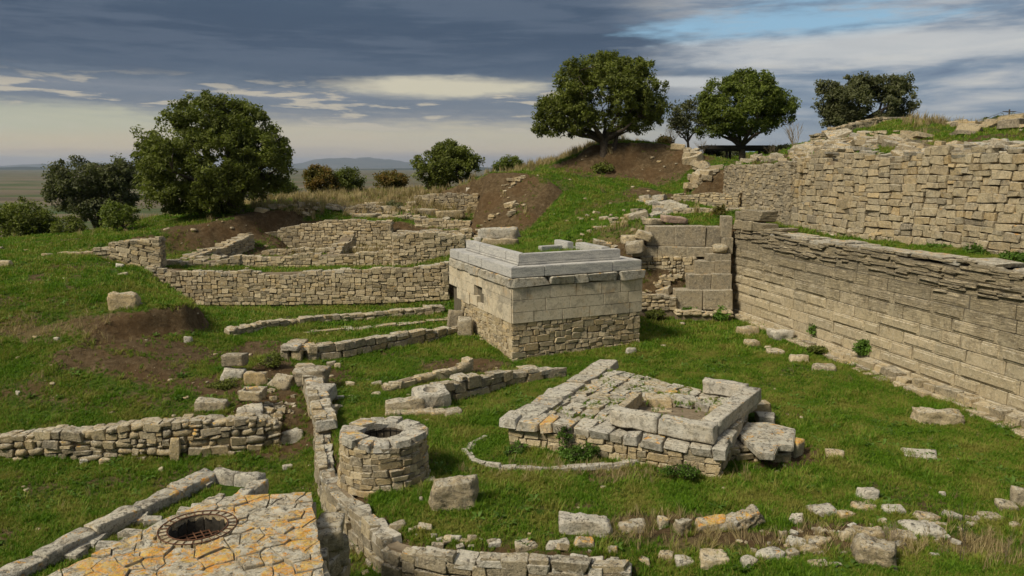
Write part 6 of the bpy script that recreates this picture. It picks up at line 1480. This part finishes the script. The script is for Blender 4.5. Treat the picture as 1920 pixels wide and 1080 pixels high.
def rosette(name, nb, l, w, mat, seed):
    r = random.Random(seed); V = []; F = []
    for i in range(nb):
        b = 6.283*i/nb+r.uniform(-.3, .3); ll = l*r.uniform(.6, 1.1); u = r.uniform(.2, .7); ca_, sa_ = math.cos(b), math.sin(b); o = len(V)
        V += [(0, 0, 0), (ca_*ll*.5-sa_*w, sa_*ll*.5+ca_*w, ll*u*.7), (ca_*ll, sa_*ll, ll*u*.6), (ca_*ll*.5+sa_*w, sa_*ll*.5-ca_*w, ll*u*.7)]; F.append((o, o+1, o+2, o+3))
    me = bpy.data.meshes.new(name); me.from_pydata(V, [], F); me.update(); me.materials.append(MATS[mat]); return bpy.data.objects.new(name, me)
def scatter(name, pts, scl, rot, inst, label=None):
    me = bpy.data.meshes.new(name); me.vertices.add(len(pts)); me.vertices.foreach_set('co', np.asarray(pts, np.float32).ravel())
    a = me.attributes.new('scl', 'FLOAT', 'POINT'); a.data.foreach_set('value', np.asarray(scl, np.float32))
    a = me.attributes.new('rotz', 'FLOAT_VECTOR', 'POINT'); a.data.foreach_set('vector', np.asarray(rot, np.float32).ravel())
    o = bpy.data.objects.new(name, me); COL.objects.link(o); o['kind'] = 'stuff'
    if label: o['label'] = label
    nt = bpy.data.node_groups.new(name, 'GeometryNodeTree'); nt.interface.new_socket('Geometry', in_out='INPUT', socket_type='NodeSocketGeometry'); nt.interface.new_socket('Geometry', in_out='OUTPUT', socket_type='NodeSocketGeometry')
    n = nt.nodes; gi = n.new('NodeGroupInput'); go = n.new('NodeGroupOutput'); ip = n.new('GeometryNodeInstanceOnPoints'); oi = n.new('GeometryNodeObjectInfo'); oi.inputs['Object'].default_value = inst; oi.inputs['As Instance'].default_value = True
    s = n.new('GeometryNodeInputNamedAttribute'); s.data_type = 'FLOAT'; s.inputs['Name'].default_value = 'scl'
    r_ = n.new('GeometryNodeInputNamedAttribute'); r_.data_type = 'FLOAT_VECTOR'; r_.inputs['Name'].default_value = 'rotz'
    L_ = nt.links; L_.new(gi.outputs[0], ip.inputs['Points']); L_.new(oi.outputs['Geometry'], ip.inputs['Instance']); L_.new(r_.outputs[0], ip.inputs['Rotation']); L_.new(s.outputs[0], ip.inputs['Scale']); L_.new(ip.outputs[0], go.inputs[0])
    md = o.modifiers.new('scatter', 'NODES'); md.node_group = nt
    return o
def bil(A, x, y):
    i = np.clip(np.searchsorted(GX, x)-1, 0, len(GX)-2); j = np.clip(np.searchsorted(GY, y)-1, 0, len(GY)-2)
    fx = (x-GX[i])/(GX[i+1]-GX[i]); fy = (y-GY[j])/(GY[j+1]-GY[j])
    return A[i, j]*(1-fx)*(1-fy)+A[i+1, j]*fx*(1-fy)+A[i, j+1]*(1-fx)*fy+A[i+1, j+1]*fx*fy
rs = np.random.RandomState(12)
def field(n, y0, y1, keep, power=1.0):
    """random points in the wedge in front of the photographer, thinning with distance"""
    y = y0+(y1-y0)*rs.rand(n)**power; x = (rs.rand(n)*2-1)*(.74*y+1.5); k = keep(x, y); return x[k], y[k]
SLn = np.hypot(np.gradient(ZZ, GX, axis=0), np.gradient(ZZ, GY, axis=1)); clump = vnoise(XX, YY, .9, 41, 4); 
def keep_green(x, y):
    g_ = bil(green, x, y); s_ = bil(SLn, x, y); c_ = bil(clump, x, y); return (rs.rand(len(x)) < g_**1.5*(.35+1.5*np.clip((c_-.38)*3.2, 0, 1))) & (s_ < 1.6)
def rots(n, tilt=.25): return np.stack([rs.normal(size=n)*tilt, rs.normal(size=n)*tilt, rs.rand(n)*6.283], 1)
T1 = tuft_mesh('grass_tuft', 12, .075, .0045, .05, 'grass_blade', 1); T2 = tuft_mesh('grass_tuft_tall', 16, .15, .006, .06, 'grass_blade', 2, .8); T3 = tuft_mesh('grass_tuft_far', 9, .09, .010, .09, 'grass_blade', 3)
R1 = rosette('weed_rosette', 10, .13, .022, 'leaf_weed', 4); S1 = tuft_mesh('straw_tuft', 12, .28, .006, .07, 'straw', 5, .5); S2 = tuft_mesh('straw_tuft_far', 12, .55, .016, .16, 'straw', 6, .5)
x, y = field(330000, 8.6, 26, keep_green); scatter('grass', np.stack([x, y, bil(ZZ, x, y)], 1), .7+.9*bil(clump, x, y)*rs.rand(len(x))+.2, rots(len(x)), T1, 'short green grass')
x, y = field(170000, 24, 66, keep_green); scatter('distant_grass', np.stack([x, y, bil(ZZ, x, y)], 1), .7+.8*rs.rand(len(x)), rots(len(x)), T3)
kc = lambda x, y: keep_green(x, y) & (bil(vnoise(XX, YY, .55, 77, 3), x, y) > .57)
x, y = field(90000, 8.6, 32, kc); scatter('tall_grass', np.stack([x, y, bil(ZZ, x, y)], 1), .55+.7*rs.rand(len(x)), rots(len(x)), T2)
kw = lambda x, y: keep_green(x, y) & (bil(vnoise(XX, YY, 1.3, 91, 3), x, y) > .52)
x, y = field(9000, 9, 34, kw); scatter('weeds', np.stack([x, y, bil(ZZ, x, y)+.01], 1), .5+1.1*rs.rand(len(x)), rots(len(x), .12), R1)
kd = lambda x, y: (rs.rand(len(x)) < bil(dry, x, y)*.8+.004) & (bil(SLn, x, y) < 1.2)
x, y = field(45000, 9, 34, kd); scatter('dry_grass', np.stack([x, y, bil(ZZ, x, y)], 1), .3+.6*rs.rand(len(x)), rots(len(x)), S1)
x, y = field(38000, 33, 70, lambda x, y: (rs.rand(len(x)) < bil(dry, x, y)*.8+.004) & (bil(SLn, x, y) < 1.3)); scatter('straw_grass', np.stack([x, y, bil(ZZ, x, y)], 1), .35+.8*rs.rand(len(x)), rots(len(x)), S2)
# grass growing on the platform, on the pale building and in paving joints
def patch(n, f, inst, name, s0=.5, s1=.6):
    P_ = [f() for _ in range(n)]; P_ = [p for p in P_ if p]; scatter(name, np.array(P_), s0+s1*rs.rand(len(P_)), rots(len(P_)), inst)
rq = random.Random(8)
def fp():
    u, v = rq.random(), rq.uniform(.15, .98); p = quadpt(qq, u, v)
    if inside(pit, p.x, p.y) and rq.random() < .8: return None
    if mn.noise(Vector((p.x*1.6, p.y*1.6, 3))) < -.02: return None
    return (p.x, p.y, zpl(p.x, p.y)-.03)
patch(2600, fp, T1, 'platform_grass', .5, .8)
def fb(): u, v = rq.uniform(.75, LC-.7), rq.uniform(.75, LB-.3); p = Q(u, v); return (p[0], p[1], 2.9)
patch(3200, fb, T2, 'building_grass', .7, .9)
link_mesh('x', [(0,0,0)]*0, [], 'ground') if False else None
def fe():
    u, v = rq.random(), rq.random(); a = E0.lerp(E1, u); b = Vector(PZ(120,1110,.3)).lerp(E3, u); p = a.lerp(b, v*.9+.05); return (p.x, p.y, .29)
patch(2200, fe, T1, 'enclosure_grass', .6, .9)
fx = np.array(FEET); fx = fx[fx[:, 1] < 42]; scatter('foot_grass', np.stack([fx[:, 0], fx[:, 1], [tz(a, b)-.01 for a, b in fx[:, :2]]], 1), fx[:, 2]*1.15, rots(len(fx), .3), T2)
# small stones and pebbles in the grass: countless, one object
pv = []; 
kp = lambda x, y: (rs.rand(len(x)) < (.10+.9*bil(bare, x, y))*.9) & (bil(SLn, x, y) < 2.5)
x, y = field(3500, 9, 44, kp)
Vp = None; VV = []; FF = []; off = 0
for i in range(len(x)):
    me_, Vp, Fp, _n = VAR['round'][i % 12]; s = (.02+.05*rs.rand()**3*(1+y[i]/14)); a = rs.rand()*6.28; ca_, sa_ = math.cos(a), math.sin(a)
    M = np.array([[ca_, -sa_, 0], [sa_, ca_, 0], [0, 0, 1]])*s*np.array([1.3, 1, .6]); VV.append(Vp @ M.T+np.array([x[i], y[i], tz(x[i], y[i])+s*.1])); FF.append(Fp+off); off += len(Vp)
o = np_mesh('pebbles', np.vstack(VV), np.vstack(FF), 'stone_tan', None, True); o['kind'] = 'stuff'
# ------------------------------------------------------------------ air over the plain
def haze():
    V, F = box_vf(-14800, 14800, -300, 27000, -28.5, 260); m = bpy.data.materials.new('haze'); m.use_nodes = True; n = m.node_tree.nodes; n.clear()
    out = n.new('ShaderNodeOutputMaterial'); v = n.new('ShaderNodeVolumePrincipled'); v.inputs['Color'].default_value = (.62, .76, .98, 1); v.inputs['Density'].default_value = HAZE; v.inputs['Anisotropy'].default_value = .2
    m.node_tree.links.new(v.outputs[0], out.inputs['Volume']); MATS['haze'] = m
    o = link_mesh('haze', V, F, 'haze'); fix_normals(o.data); o['kind'] = 'stuff'
HAZE = .00005
haze()
scene.cycles.volume_bounces = 0 if hasattr(scene, 'cycles') else 0

# things of one kind share a group
GROUPS = {'oak_tree': 'oaks standing on the ridge', 'small_tree': 'small thin trees', 'shrub': 'shrubs and weeds growing among the ruins', 'stone': 'loose stones lying in the grass', 'block': 'single squared blocks', 'slab': 'single loose slabs',
    'boulder': 'rough boulders', 'terrace_wall': 'rubble terrace walls of the middle distance', 'ruin_wall': 'short ruined walls on the far terrace', 'ledge_wall': 'low ledges of small stones', 'low_wall': 'knee-high walls left of the pale building',
    'stone_row': 'single rows of stones in the grass', 'rubble_slope': 'slopes of tumbled slabs', 'fallen_rubble': 'fallen rubble below the banks', 'earth_cut_rubble': 'stones in the brown earth cut', 'terrace_rubble': 'loose stones on the terraces',
    'ground_rubble': 'small rubble in the turf', 'tumbled_block': 'tumbled blocks beside the stepped wall', 'worn_block': 'worn slabs and blocks on the far terrace', 'footing_wall': 'pale footing courses', 'footing_stone': 'low stones under the long grey slab',
    'power_pole': 'power poles on the skyline', 'power_line': 'wires between the power poles', 'bare_bush': 'leafless bushes and dry stems'}
for o in COL.objects:
    k = o.name.split('.')[0]
    if o.parent is None and 'category' in o and k in GROUPS: o['group'] = GROUPS[k]
